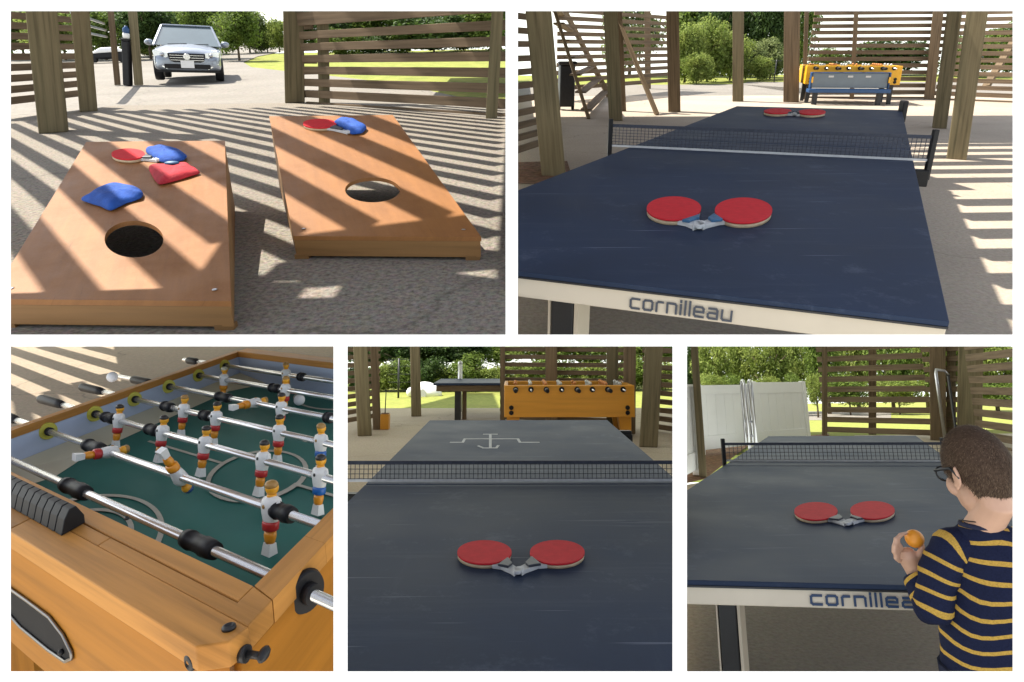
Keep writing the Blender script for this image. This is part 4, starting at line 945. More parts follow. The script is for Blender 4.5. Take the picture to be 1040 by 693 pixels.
def build_ping():
    b = B2
    S = tt_surf(b, 1.6702, 4.0473, -.3438, .7301, .1723)
    xa = S.inv(636,305,-.03)[0]; xb = S.inv(742,316,-.03)[0]
    lx = S.inv(556,300,-.1); lx2 = S.inv(893,336,-.1)
    ap = .062
    tt_table(b, S, 'navy table tennis table with lettered cream edge in front of yellow football table', (xa,xb,.76-.014-ap*.82,ap*.42,.0052), ap, [(lx[0],-1.25,.07,.045),(.70,-1.22,.07,.045),(-.62,1.2,.07,.045),(.62,1.2,.07,.045)])
    nx0, _ = S.inv(621,149); nx1, _ = S.inv(942,166)
    y0 = (S.inv(634,148)[1]+S.inv(925,165)[1])/2
    P0 = S.P(nx0,y0); hh = b.z_at(P0, 124)-P0.z
    tt_net(b, S, nx0, nx1, y0, hh*.92, 'dark mesh net across the table with the yellow football table behind', cell=(.022,.019), clampz=.10, thick=.0026, tape=.016)
    G = 'two pairs of red bats on the table near the yellow football table'
    e1 = (709.5,233)
    paddle(S, (684,216.5), 27.5, 11.2, e1, 'left red bat of the near pair in front of the net', .022, None, m_bluegrip, 6)
    paddle(S, (754.5,218.5), 29, 12, (711,232.5), 'right red bat of the near pair in front of the net', .022, None, m_bluegrip, 6)
    paddle(S, (789.5,116), 14, 2.6, (807,117.8), 'left red bat of the far pair behind the net', .03, None, m_grip, 3)
    paddle(S, (824,117), 14, 2.6, (807.5,118), 'right red bat of the far pair behind the net', .03, None, m_grip, 3)
    # ground
    ground_sheet(b, 'lawn', [(-20,14),(60,14),(60,36),(-20,36)], m_grass, None, -.03)
    ground_sheet(b, 'ground', pxpoly(b, [(480,104),(480,88),(640,86),(752,85.5),(760,83),(1060,83),(1180,150),(1180,112)]), m_road, None, -.012)
    ground_sheet(b, 'floor', [(-6,1),(14,1),(26,19.5),(-2,19.5)], m_floor)
    ground_sheet(b, 'mulch', pxpoly(b, [(500,186),(500,166),(576,164),(581,180),(560,188)]), m_mulch, None, .006)
    # timber
    post(b, (562.5,177), 24, (547,12), 'thick grey-green timber post at the far left of the navy table', maxlean=9)
    post(b, (625.5,122), 13.5, (620,12), 'timber post between the two sloping stair beams', maxlean=6)
    post(b, (685,113.5), 12, (683,12), 'timber post right of the stairs beside the bright shrubs', maxlean=6, mat=m_postb)
    post(b, (749.5,103), 10.5, (749.8,12), 'slim timber post in front of the trees, far end of the navy table', maxlean=6)
    post(b, (803.5,103.5), 14.5, (804.5,12), 'brown timber post left of the back slat wall', maxlean=7, mat=m_postb)
    post(b, (954,130), 12.5, (963,12), 'timber post right of the back slat wall, second from right', maxlean=4)
    post(b, (971.5,161), 17, (991,12), 'thick timber post at the right of the navy table, standing in the sun stripes', maxlean=4)
    post(b, (658,90), 6, (657.5,12), 'slim post in the slat wall behind the stairs', maxlean=6, mat=m_postb)
    post(b, (632.5,113), 7, (628,12), 'slim timber post behind the stairs near the thicker one', maxlean=6, mat=m_postb)
    slat_wall(b, (565,103.5), (680,92), [(v,v+4.6) for v in range(8,92,8)][:11], 'tall slat wall of thin boards behind the stairs', th=.04)
    post(b, (816.5,101), 4, (817,12), 'slim post at the left end of the back slat wall', maxlean=6, mat=m_postb)
    post(b, (865,100.5), 4, (865.5,12), 'slim post in the middle of the back slat wall', maxlean=6, mat=m_postb)
    post(b, (943.5,101), 9, (949.5,12), 'post at the right end of the back slat wall', maxlean=5, mat=m_postb)
    slat_wall(b, (815,99.5), (946,100.2), even_rows(-8.5,6.65,4.1,17), 'tall back slat wall behind the yellow football table', th=.05)
    slat_wall(b, (948,101.2), (1120,108), even_rows(-8.5,6.75,4.3,17), 'slat wall at the far right behind the two right posts', th=.05)
    slat_wall(b, (500,178), (549,160), [(v,v+7) for v in (-6,10,26,41,57,72,87,102,117,131,144,157)], 'slat wall of pale brown boards left of the thick left post', th=.05)
    # stairs
    a0, a1 = b.g(617,104), None
    st = thing(b, 'staircase', 'timber stairs with two sloping beams behind the left posts', 'stairs', (a0.x,a0.y,0))
    L = []
    for (u0,v0,u1,v1,w) in ((598,121,563,10,7),(619,99,572,8,10),(667.5,117,627,18,8)):
        p = b.g(u0,v0); Dp = b.depth(p); q = b.at(u1,v1,Dp+ (0.3 if u0>600 else .2)); wd = w*Dp/FOC
        d = (q-p).normalized(); q2 = q + d*.9; L.append((p,q2))
        MB().bar(sub(p,(a0.x,a0.y,0)), sub(q2,(a0.x,a0.y,0)), wd*.45, wd, up=(0,1,0)).build('stringer', m_postb, st)
    (pA,qA),(pB,qB) = L[0], L[1]
    for i in range(8):
        f = .06+i*.115; m = (pA+(qA-pA)*f); n = pB+(qB-pB)*f
        m = Vector((m.x,m.y,m.z)); n = Vector((n.x,n.y,m.z))
        MB().bar(sub(m,(a0.x,a0.y,0)), sub(n,(a0.x,a0.y,0)), .22, .035).build('tread', m_slat, st)
    p = b.g(1001,90.5); D = b.depth(p); z = b.z_at(p,88); q = b.at(1031,40,D)
    mb = MB(); mb.bar((0,0,z), sub(q+(q-Vector((p.x,p.y,z)))*.6,(p.x,p.y,0)), .08, 9*D/FOC, up=(0,1,0)); solo(b, 'brace', mb, m_postb, 'sloping timber brace on the slat wall at the far right edge', 'brace', (p.x,p.y,0))
    # bins
    p = b.g(577,114); D = b.depth(p); w = 18*D/FOC; h = b.z_at(p,63)
    t = thing(b, 'waste_bin', 'black wheeled bin in the shade behind the stairs', 'bin', p+Vector((0,.5,0)))
    MB().prism([(-w*.42,-w*.35),(w*.42,-w*.35),(w*.5,w*.4),(-w*.5,w*.4)], .08, h*.93).build('body', m_black, t, bevel=.03)
    MB().box((0,0,h*.97),(w*1.06,w*.9,.07)).build('lid', m_rubber, t, bevel=.03)
    for sx in (-1,1):
        mb = MB(); mb.lathe([(.02,-.03),(.12,-.03),(.12,.03),(.02,.03)],16,Matrix.Translation((sx*w*.4,w*.42,.12)) @ Matrix.Rotation(R(90),4,'Y')); mb.build('wheel', m_rubber, t)
    # game tables behind
    foos_simple(b, (862,105), (818,905), 67, 86, 106, 'yellow football table with black rod grips behind the navy table', m_fyel, legmat=m_blackm, yaw=R(-15))
    p = b.g(859,106.8); D = b.depth(p); k = D/FOC; W = 76*k
    zt, zm, zb = b.z_at(p,74), b.z_at(p,90), b.z_at(p,94)
    t = thing(b, 'folded_games_table', 'folded grey games table with blue trim in front of the yellow football table', 'games table', p, R(-9))
    MB().box((0,.05,(zt+zm)/2),(W*.94,.10,zt-zm-.02)).build('panel', m_greyp, t, bevel=.01)
    MB().box((0,.02,(zm+zb)/2-.01),(W*1.02,.26,zm-zb)).build('bottom_trim', m_bluet, t, bevel=.02)
    for sx in (-1,1):
        MB().box((sx*W*.485,.03,(zt+zm)/2),(.03,.12,zt-zm)).build('end_cap', m_bluet, t, bevel=.01)
        MB().box((sx*W*.40,.05,zb/2),(4.5*k,.10,zb)).build('leg', m_blackm, t, bevel=.01)
        mb = MB(); mb.box((sx*W*.475,-.057,zm+(zt-zm)*.55),(.035,.012,.14)); mb.build('reflector', m_fyel, t)
    for x in (-.24,0,.22):
        MB().box((x*W,-.006,zt-.09),(.12,.012,.045)).build('sticker', m_tape, t)
    MB().box((0,.05,zt+.0),(W*.98,.13,.02)).build('top_trim', m_bluet, t, bevel=.01)
    # corner bracket of the table far end
    c = S.P(.765,1.30,0); mb = MB(); mb.box((0,0,.0),(.05,.08,.20)); solo(b, 'corner_bracket', mb, m_black, 'small black bracket at the far right corner of the navy table', 'bracket', c, bevel=.01)
    # planting
    T = [(696,72,26,20,46,'bright','bright shrub just right of the stairs post'),(719,72,27,14,50,'bright','tall bright shrub left of the slim post by the trees'),(742,72,27.5,30,46,'bright','bright low shrub behind the slim post by the trees'),
         (758,70,28.5,40,40,'pale','pale green shrub right of the slim post by the trees'),(783,70,29,36,50,'pale','pale grey-green shrub left of the brown post'),(708,74,25,52,40,'bright','low bright shrub in front of the tall one, right of the stairs post'),(772,72,27,56,34,'bright','low bright shrub in front of the pale ones by the trees')]
    for u,v,D,vt,w,kd,lb in T: tree(b, u, v, D, vt, w, kd, lb, None, 'shrub', 'shrub', 'shrubs behind the lawn', True)
    T = [(640,60,32.8,-10,70,'pale','pale tree behind the stairs'),(700,60,32.8,-12,66,'mid','green tree above the shrub right of the stairs'),(735,60,31.9,-30,60,'dark','dark tall tree above the shrubs'),(775,60,31.0,-34,56,'dark','dark dense tree left of the brown post'),
         (806,60,33.7,-10,50,'mid','green tree behind the brown post'),(845,60,34.6,48,40,'mid','small green tree behind the left of the back slat wall'),(900,66,33.7,34,90,'dark','rounded dark tree behind the yellow football table'),(985,60,31.0,30,70,'mid','green tree behind the right slat wall'),(1025,60,32.8,14,60,'mid','green tree at the far right edge')]
    for u,v,D,vt,w,kd,lb in T: tree(b, u, v, D, vt, w, kd, lb, None, group='trees behind the pavilion')
    p = b.g(697.5,79); D = b.depth(p); k = D/FOC
    t = thing(b, 'utility_box', 'small white utility box at the foot of the shrubs', 'box', p)
    MB().box((0,0,3.6*k),(9*k,6*k,7.2*k)).build('cabinet', m_white, t, bevel=.03); MB().box((0,0,7.5*k),(10*k,7*k,.6*k)).build('lid', m_tape, t)
    p = b.g(786,84); D = b.depth(p); k = D/FOC; t = thing(b, 'standpipe', 'slim dark standpipe with a crossbar on the lawn', 'pipe', p)
    MB().tube([(0,0,0),(0,0,22*k)],.6*k,8).build('pipe', m_blackm, t); MB().bar((-5*k,0,21*k),(5*k,0,21*k),.5*k,.6*k).build('crossbar', m_blackm, t)

def foos_simple(bay, mid, ux, vtop, vbody, vbase, label, mat, rods=8, yaw=0.0, legmat=None):
    """football table seen on its long side"""
    p = bay.g(mid[0], vbase); D = bay.depth(p); k = D/FOC
    cx = (ux[0]+ux[1])/2; q = bay.at(cx, mid[1], D); p = Vector((q.x, q.y, 0)); W = (ux[1]-ux[0])*k
    zt, zb = bay.z_at(p, vtop), bay.z_at(p, vbody); dp = W*.52; t = thing(bay, 'football_table', label, 'football table', p, yaw)
    th = W*.028
    for y in (0, dp-th): MB().box((0,y+th/2,(zt+zb)/2),(W,th,zt-zb)).build('side_panel', mat, t, bevel=.008)
    for s in (-1,1): MB().box((s*(W/2-th/2),dp/2,(zt+zb)/2),(th,dp-2*th-.004,zt-zb-.004)).build('end_panel', mat, t, bevel=.008)
    mb = MB(); mb.box((0,dp/2,zb+(zt-zb)*.55),(W-2*th-.006,dp-2*th-.006,.02)); mb.build('playfield', plain('green_field',(.02,.10,.085),.4,.1), t)
    for sx in (-1,1):
        for y in (.09*W,dp-.09*W):
            mb = MB(); lw = .55 if legmat else 1.0; x = sx*(W/2-.07*W); tx = sx*.012*W
            mb.add([(x-.05*W*lw,y-.05*W*lw,zb-.002),(x+.05*W*lw,y-.05*W*lw,zb-.002),(x+.05*W*lw,y+.05*W*lw,zb-.002),(x-.05*W*lw,y+.05*W*lw,zb-.002),(x+tx-.036*W*lw,y-.036*W*lw,0),(x+tx+.036*W*lw,y-.036*W*lw,0),(x+tx+.036*W*lw,y+.036*W*lw,0),(x+tx-.036*W*lw,y+.036*W*lw,0)],
                   [(0,3,2,1),(4,5,6,7),(0,1,5,4),(1,2,6,5),(2,3,7,6),(3,0,4,7)]); mb.build('leg', legmat or mat, t, bevel=.008)
    zr = zt-(zt-zb)*.13
    for i in range(rods):
        x = -W/2+W*(i+.75)/(rods+.5); mb = MB(); ex = .10*W if i%2 else .16*W
        mb.tube([(x,-ex,zr),(x,dp+.12*W,zr)],.006*W,8); rd = mb.build('rod', m_chrome, t)
        mb = MB(); mb.tube([(x,-ex-.002,zr),(x,-ex+.10*W,zr)] if i%2==0 else [(x,dp+.04*W,zr),(x,dp+.13*W,zr)],[.015*W,.017*W],10); mb.build('grip', m_rubber, rd)
        mb = MB(); mb.tube([(x,-.012*W,zr),(x,-.001,zr)],.021*W,12); mb.build('bearing', m_black, rd)
        for j in range((2,3,5,3)[i%4]):
            mb = MB()
            n = (2,3,5,3)[i%4]; y = dp*(j+1)/(n+1)
            mb.box((x,y,zr),(.018*W,.022*W,.05*W)); mb.ball((x,y,zr+.036*W),.014*W,8,5)
            mb.build('player', m_players_a if i%2 else m_players_b, rd)
    mb = MB()
    for sx in (-1,1):
        for z in (.30,.14):
            mb2 = MB(); mb2.lathe([(.018*W,0),(.014*W,.008*W)],12,Matrix.Translation((sx*.445*W,-.001,zb+(zt-zb)*z)) @ Matrix.Rotation(R(90),4,'X')); mb2.build('bolt', m_black, t)
    return t
m_players_a = plain('white_player', (.6,.6,.58), .4, .05)
m_players_b = plain('orange_player', (.6,.22,.05), .4, .05)
# ================================================================== bay 5: the boy at the table
def build_boy():
    b = B5; S = tt_surf(b, 2.2259, 4.5265, -.1269, .7018, .3655); xa = S.inv(824,600,-.03)[0]; xb = S.inv(941,601,-.03)[0]
    lx = S.inv(728,616,-.1); ap = .052
    tt_table(b, S, 'navy table tennis table with lettered edge where the boy stands', (xa,xb,.76-.014-ap*.80,ap*.44,.0065), ap, [(lx[0],-1.22,.055,.045),(.55,-1.22,.07,.045),(-.62,1.2,.07,.045),(.62,1.2,.07,.045)], m_letter2)
    y0 = (S.inv(742,469)[1]+S.inv(960,469)[1])/2
    nx0 = S.inv(739.5,467.5)[0]; nx1 = S.inv(957,468)[0]; P0 = S.P(0,y0); hh = b.z_at(P0,449.5)-P0.z
    tt_net(b, S, nx0, nx1, y0, hh, 'fine dark net across the table with the boy, in front of the white fence', cell=(.030,.026), clampz=.05, thick=.0026, tape=.016)
    paddle(S, (829,522.5), 22, 8.6, (861,534), 'left red bat lying near the boy', .016, None, m_grip, 5)
    paddle(S, (886.5,521.5), 22.6, 8.6, (863,533), 'right red bat lying near the boy', .016, None, m_grip, 5)
    ground_sheet(b, 'lawn', [(-5,24),(90,24),(110,120),(-20,120)], m_grass, None, -2.0)
    ground_sheet(b, 'terrain', [(0,13),(60,13),(60,19),(0,19)], m_grass, None, -.03)
    ground_sheet(b, 'terrain', [(0,18.9),(60,18.9),(60,24.1),(0,24.1)], m_grass, lambda x,y: -.03-(y-18.9)*.4, 0)
    ground_sheet(b, 'road', pxpoly(b, [(790,427),(905,427),(905,418),(790,418)],-2.0), m_road, None, -1.985)
    ground_sheet(b, 'floor', [(-3,1),(9,1),(20,16.9),(9.0,17.2),(3.1,9.6),(1.8,8.6)], m_floor)
    ground_sheet(b, 'mulch', pxpoly(b, [(690,492),(716,486),(760,452),(842,446),(842,440),(700,455)]), m_mulch, None, -.008)
    post(b, (714,484), 7.5, (705,352), 'timber post at the left edge in front of the white fence', ztop=3, maxlean=7)
    post(b, (837.5,442), 5, (837.5,352), 'slim post at the left end of the slat wall right of the white fence', ztop=4, maxlean=7, mat=m_postb)
    post(b, (886,441.5), 7, (886,352), 'slim post in the middle of the slat wall above the net', ztop=4, maxlean=7, mat=m_postb)
    post(b, (953,447), 14, (952,352), 'brown timber post behind the steel handle left of the boy', ztop=4, maxlean=8, mat=m_postb)
    post(b, (966,447), 8, (966,352), 'slim timber post between the steel handle and the thick post', ztop=4, maxlean=8)
    post(b, (984,449), 21, (988,352), 'thick timber post directly above the head of the boy', ztop=4, maxlean=8)
    slat_wall(b, (838,441), (948,445), [(352.5+10.1*i-10, 352.5+10.1*i-4.6) for i in range(10)], 'slat wall of brown boards behind the net, right of the white fence', th=.05)
    slat_wall(b, (995,451), (1090,472), [(352.5+11*i-14, 352.5+11*i-7) for i in range(11)], 'slat wall at the right edge behind the boy', th=.05)
    slat_wall(b, (948,446.5), (996,448.5), [(352.5+10.1*i-10, 352.5+10.1*i-4.6) for i in range(10)], 'short slat wall between the posts left of the boy', th=.05)
    # white vinyl fence and gate
    def vinyl(a, c, vt, vrail, label, name='vinyl_fence', nb=9, gap=0):
        A, B_ = b.g(*a), b.g(*c); d = (B_-A); Lh = d.length; rz = math.atan2(d.y,d.x); t = thing(b, name, label, 'fence', A, rz)
        zt = b.z_at(A,vt); zr = b.z_at(A,vrail)
        MB().box((Lh/2,0,(zt+zr)/2),(Lh,.07,zt-zr)).build('top_rail', m_vinyl, t, bevel=.008)
        MB().box((Lh/2,0,.22),(Lh,.07,.26)).build('bottom_rail', m_vinyl, t, bevel=.008)
        mb = MB(); n = max(2,int(Lh/.28))
        for i in range(n): mb.box((Lh*(i+.5)/n,0,(zr+.35)/2),(Lh/n-.006,.03,zr-.35))
        mb.build('boards', m_vinyl, t, bevel=.004)
        for x in (.055,Lh-.055): MB().box((x,0,zt/2+.01),(.12,.11,zt+.02)).build('fence_post', m_vinyl, t, bevel=.01)
    vinyl((711,462.5),(765,456), 391.5, 401, 'white vinyl fence panel left of the pool ladder')
    vinyl((768,456),(822,450.5), 388.5, 400, 'white vinyl gate panel right of the pool ladder', 'vinyl_gate')
    vinyl((680,498),(709,482), 392, 393.5, 'pale vinyl fence panel at the left edge, nearest the table')
    p = b.g(766,462); D = b.depth(p); k = D/FOC; zt = b.z_at(p,386.5)
    t = thing(b, 'pool_ladder', 'chrome pool ladder with curved handrails by the white fence', 'ladder', p)
    for x in (-4,3.2):
        pts = [(x*k,0,0),(x*k,0,zt-.09)]+[(x*k,.09-.09*math.cos(R(a)),zt-.09+.09*math.sin(R(a))) for a in range(15,181,15)]+[(x*k,.18,.2)]
        MB().tube(pts,1.35*k,10).build('handrail', m_steel, t)
    for z in (.35,.62): MB().box((-.5*k,.12,z),(6.4*k,.12,.04)).build('tread', m_steel, t)
    p = b.g(956,449); D = b.depth(p); k = D/FOC; zt = b.z_at(p,376)
    t = thing(b, 'grab_rail', 'tall steel handle bent over at the top beside the brown post', 'handle', p-Vector((0,.35,0)))
    mb = MB(); mb.tube([(-6*k,0,0),(-6*k,0,zt-.1),(-5.2*k,0,zt),(3*k,0,zt-.03),(6*k,0,zt-.12)],1.5*k,10); mb.build('tube', m_steel, t)
    MB().bar((6*k,0,0),(6*k,0,zt-.1),1.6*k,2*k).build('upright', m_blackm, t)
    T = [(705,395,78,338,40,'dark','dark tree at the left edge above the fence post'),(728,395,74,330,48,'bright','green tree above the left fence panel'),(756,395,78,334,46,'bright','bright tree above the pool ladder'),(785,395,74,328,50,'bright','green tree above the vinyl gate'),(812,395,78,334,46,'bright','bright tree above the right end of the gate'),(840,395,74,330,44,'mid','green tree at the left end of the slat wall by the gate'),(870,395,78,330,50,'bright','bright tree behind the left half of the slat wall'),(905,395,74,330,50,'mid','green tree behind the middle of the slat wall above the net'),(940,395,78,330,50,'bright','bright tree behind the post with the steel handle'),(1010,395,74,330,60,'bright','bright tree behind the slats above the boy'),(975,395,74,330,50,'mid','green tree behind the thick post above the boy')]
    for u,v,D,vt,w,kd,lb in T: tree(b, u, v, D, vt, w, kd, lb, zlow5, group='trees beyond the white fence', vbot=404)
    for u,w,vt,D,kd,lb in ((722,36,378,70,'bright','bright shrub just above the left fence panel'),(748,38,380,70,'mid','green shrub left of the pool ladder'),(780,34,381,70,'bright','bright shrub above the vinyl gate'),(808,32,379,70,'mid','green shrub above the right end of the gate'),(829,22,378,66,'bright','bright shrub between gate and slat wall'),(862,48,380,70,'mid','green shrub low behind the slats right of the gate'),(912,56,382,70,'bright','bright shrub low behind the slats above the net'),(1012,60,384,70,'mid','green shrub low behind the slats right of the boy')):
        tree(b, u, 404, D, vt, w, kd, lb, zlow5, 'shrub', 'shrub', 'shrubs beyond the white fence', True, vbot=412)
    person(b)

def person(b):
    def J(u, v, D): return b.at(u, v, D)
    pel = J(1020,705,1.46); O = Vector((pel.x, pel.y, 0))
    t = thing(b, 'person', 'boy in a navy and yellow striped shirt holding an orange ball', 'person', O)
    L = lambda u,v,D: J(u,v,D)-O
    m = 1.46/FOC
    HC = L(993,475,1.47); a = R(5); f = Vector((-math.sin(a), math.cos(a), -.26)).normalized(); lf = Vector((-math.cos(a), -math.sin(a), 0)); up = f.cross(lf)*-1
    if up.z < 0: up = -up
    HM = Matrix(((-lf.x,f.x,up.x,HC.x),(-lf.y,f.y,up.y,HC.y),(-lf.z,f.z,up.z,HC.z),(0,0,0,1))) @ Matrix.Diagonal((.87,.83,.98,1))      # x right, y face, z up
    # body: overlapping limbs and head fused by a voxel remesh into one skin
    mb = MB()
    def headf(p):
        x,y,z = p
        if z < 0: x *= 1-.22*min(1,-z/.09); 
        if z < 0 and y > 0: y *= 1-.05*(-z/.09)
        return (x,y,z)
    mb.ball((0,0,0),(.073,.088,.094),28,20,0,HM,0,headf); mb.v = [(HM @ Vector((0,0,0)) - HM.translation + Vector(v)) if False else v for v in mb.v]
    k0 = 0
    mb.v = [tuple(Vector(v)+HC) if i < len(mb.v) else v for i,v in enumerate(mb.v)]
    def hb(c, r, n=12, mm=8): mb.ball(HM @ Vector(c), r, n, mm, 0, HM.to_3x3().to_4x4())
    hb((0,.035,-.062),(.046,.050,.042)); hb((0,.066,-.080),(.020,.020,.018))                    # jaw, chin
    hb((0,.094,-.022),(.0105,.016,.016)); hb((0,.088,.002),(.008,.010,.022))                   # nose
    hb((.032,.066,-.034),(.022,.017,.024)); hb((-.032,.066,-.034),(.022,.017,.024))            # cheeks
    hb((0,.083,-.053),(.020,.011,.006)); hb((0,.082,-.062),(.017,.010,.006))                   # lips
    for sx in (-1,1):
        hb((sx*.0735,-.006,-.022),(.006,.014,.022)); hb((sx*.077,-.014,-.014),(.005,.007,.018)); hb((sx*.073,.004,-.040),(.006,.009,.010))
    nb = L(998,535,1.46)
    mb.tube([HM @ Vector((0,-.018,-.03)), HM @ Vector((0,-.02,-.085)), nb, L(1008,560,1.46)], [.037,.035,.038,.056], 16)
    ch = L(1016,590,1.46); wa = L(1018,660,1.46)
    mb.tube([L(1013,548,1.46),ch,wa,pel-O,L(1020,745,1.46)],[.062,.082,.08,.08,.075],18)
    sl, sr = L(964,560,1.49), L(1064,560,1.40)
    mb.tube([sl, L(1013,555,1.46), sr],[.034,.05,.034],14)
    el, wl = L(947,622,1.49), L(930,583,1.56)
    mb.tube([sl,(sl+el)/2,el,(el*.55+wl*.45),wl],[.036,.032,.029,.026,.019],14)
    er, wr = L(1090,634,1.40), L(1085,600,1.55)
    mb.tube([sr,(sr+er)/2,er,wr],[.043,.038,.034,.021],14); mb.ball(wr+Vector((-.01,.03,.01)),(.022,.04,.018),12,8)
    # left hand round the ball
    mb.tube([wl, L(926,574,1.565), L(921,564,1.568), L(919,558,1.570)],[.019,.0215,.024,.017],14); mb.ball(L(922,566,1.568),(.025,.013,.024),14,10)
    fingers = [[(916,558,1.560),(911.5,550,1.552),(914,543.5,1.556),(920.5,541.5,1.566)],[(913.5,561,1.556),(908.5,554.5,1.546),(909.5,547.5,1.549),(914.5,544.5,1.558)],[(912.5,565.5,1.554),(907.5,560.5,1.543),(908,554,1.544),(912,550.5,1.550)],[(914,570.5,1.555),(909.5,567,1.546),(909,561,1.546),(912,558,1.55)]]
    for i,fg in enumerate(fingers): mb.tube([L(*q) for q in fg],[.0062,.0058,.0054,.0047] if i<3 else [.0056,.0052,.0048,.0042],10); mb.ball(L(*fg[-1]),.0047 if i<3 else .0042,8,6)
    th = [(926,572,1.56),(934,563,1.552),(937,555,1.554),(934.5,549,1.560)]; mb.tube([L(*q) for q in th],[.0085,.0074,.0066,.0055],10); mb.ball(L(*th[-1]),.0055,8,6)
    # right hand fingers: reaching in from the other side, legs
    hp = pel-O
    for sx in (-1,1):
        h = hp+Vector((sx*.065,0,-.03)); kn = Vector((h.x+sx*.01, h.y+.01, h.z*.52)); an = Vector((h.x+sx*.012, h.y-.01, .07))
        mb.tube([h,kn,an,an+Vector((0,0,-.03))],[.075,.05,.033,.035],14); mb.tube([an+Vector((0,-.03,-.035)),an+Vector((0,.12,-.045))],[.035,.03],12)
    body = mb.build('body', m_skin, t)
    for p in body.data.polygons: p.use_smooth = True
    rm = body.modifiers.new('fuse','REMESH'); rm.mode = 'VOXEL'; rm.voxel_size = .0031; rm.use_smooth_shade = True
    sm = body.modifiers.new('relax','SMOOTH'); sm.factor = .5; sm.iterations = 3
    # eyes
    for sx in (-1,1):
        mb = MB(); mb.ball(HM @ Vector((sx*.030,.066,.0)),.0115,12,8); e_ = mb.build('eye', m_vinyl, t)
        mb = MB(); mb.ball(HM @ Vector((sx*.030,.0745,.0)),(.005,.005,.005),10,6); mb.build('iris', m_hair, e_)
    # hair: cap plus short strands
    rnd = random.Random(5); mb = MB(); vs = []; n, mm = 40, 24
    def hairline(az):      # lowest polar angle covered, az=0 at the face
        d = abs(((az+math.pi)%(2*math.pi))-math.pi)
        return R(58)+ (R(152)-R(58))*min(1,max(0,(d-.55)/1.75))**.75 - (R(14) if 1.35<d<1.8 else 0)
    def hp_(i, k, g=1.0):
        az = 2*math.pi*k/n; th_ = hairline(az)*i/mm; rr = (1.05-.045*max(0,(i/mm-.65)/.35))*g if i < mm else .985
        p = Vector((.073*math.sin(th_)*math.sin(az), .088*math.sin(th_)*math.cos(az), .094*math.cos(th_)))*rr
        if p.z < 0: p.x *= 1-.22*min(1,-p.z/.09)
        return p
    for i in range(mm+1):
        for k in range(n): vs.append(HM @ hp_(i,k))
    mb.add(vs,[(i*n+k,(i+1)*n+k,(i+1)*n+(k+1)%n,i*n+(k+1)%n) for i in range(mm) for k in range(n)],0,True); hair = mb.build('hair', m_hair, t)
    mb = MB(); vs, fs = [], []
    crownp = Vector((.02,-.05,.075))
    for _ in range(14000):
        i = mm*math.sqrt(rnd.random())*(1.0 if rnd.random()<.85 else 1.055); k = rnd.uniform(0,n); p = hp_(min(i,mm*1.05),k) if i<mm else hp_(mm-.01,k)*1.0+(hp_(mm-.01,k)-hp_(mm-2,k))*(i-mm)/2; nr = Vector((p.x/.073**2,p.y/.088**2,p.z/.094**2)).normalized()
        fl = (p-crownp); fl = (fl-nr*fl.dot(nr)); fl = fl.normalized() if fl.length>1e-4 else Vector((1,0,0)); fl = (fl+Vector((rnd.gauss(0,.3),rnd.gauss(0,.3),rnd.gauss(0,.3)))).normalized()
        l = rnd.uniform(.004,.008); w = fl.cross(nr)*.0008; q = p+nr*.0002; tip = q+fl*l+nr*l*.22; j = len(vs)
        vs += [HM @ (q-w), HM @ (q+w), HM @ tip]; fs.append((j,j+1,j+2))
    mb.add(vs, fs, 0, True); mb.build('hair_strands', m_strand, hair)
    # glasses
    g = MB()
    for sx in (-1,1):
        ctr = Vector((sx*.031,.098,-.002)); pts = [ctr+Vector((.024*math.cos(R(q))*(1 if abs(math.cos(R(q)))<.9 else .97),-.004*abs(math.cos(R(q))),.017*math.sin(R(q)))) for q in range(0,361,24)]
        g.tube([HM @ p for p in pts],.0022,8); g.tube([HM @ Vector((sx*.055,.093,.004)),HM @ Vector((sx*.073,.070,.003)),HM @ Vector((sx*.081,.0,.0)),HM @ Vector((sx*.080,-.012,-.012)),HM @ Vector((sx*.077,-.018,-.026))],[.003,.0032,.003,.0028,.002],8)
    g.tube([HM @ Vector((-.008,.101,.002)),HM @ Vector((0,.104,.005)),HM @ Vector((.008,.101,.002))],.002,8)
    gl = g.build('glasses', m_blackm, t)
    for sx in (-1,1):
        mb = MB(); mb.ball(HM @ Vector((sx*.031,.0965,-.002)),(.022,.0008,.0155),16,8,0,HM.to_3x3().to_4x4()); mb.build('lens', m_lens, gl)
    # shirt: torso with woven stripes, sleeves, collar
    def loft(rings, name, parent, vf, mat=m_shirt, n=36):
        mb = MB(); vs, uv = [], []
        for c, ax, ay, v in rings:
            for k in range(n):
                q = 2*math.pi*k/n; ws = 1+.02*math.sin(3*q+v*40)+.012*math.sin(7*q+v*90); vs.append(c+ax*math.cos(q)*ws+ay*math.sin(q)*ws)
        m_ = len(rings); fs, us = [], []
        for i in range(m_-1):
            for k in range(n):
                fs.append((i*n+k,i*n+(k+1)%n,(i+1)*n+(k+1)%n,(i+1)*n+k)); us.append([(k/n,vf(rings[i][3],k/n)),((k+1)/n,vf(rings[i][3],(k+1)/n)),((k+1)/n,vf(rings[i+1][3],(k+1)/n)),(k/n,vf(rings[i+1][3],k/n))])
        mb.add(vs, fs, 0, True, us); o = mb.build(name, mat, parent); so = o.modifiers.new('cloth','SOLIDIFY'); so.thickness = .002; so.offset = 1; return o
    X = Vector((.83,-.56,0)).normalized(); Y = Vector((.56,.83,0)).normalized(); rings = []
    prof = [(999,531,.047,.044),(1001,535,.064,.052),(1007,542,.096,.064),(1013,549,.122,.076),(1014,558,.136,.086),(1015,572,.142,.096),(1016,595,.143,.103),(1017,625,.143,.106),(1018,655,.145,.108),(1019,690,.149,.110),(1020,725,.152,.112),(1020,742,.152,.112)]
    z_top = L(999,531,1.46).z
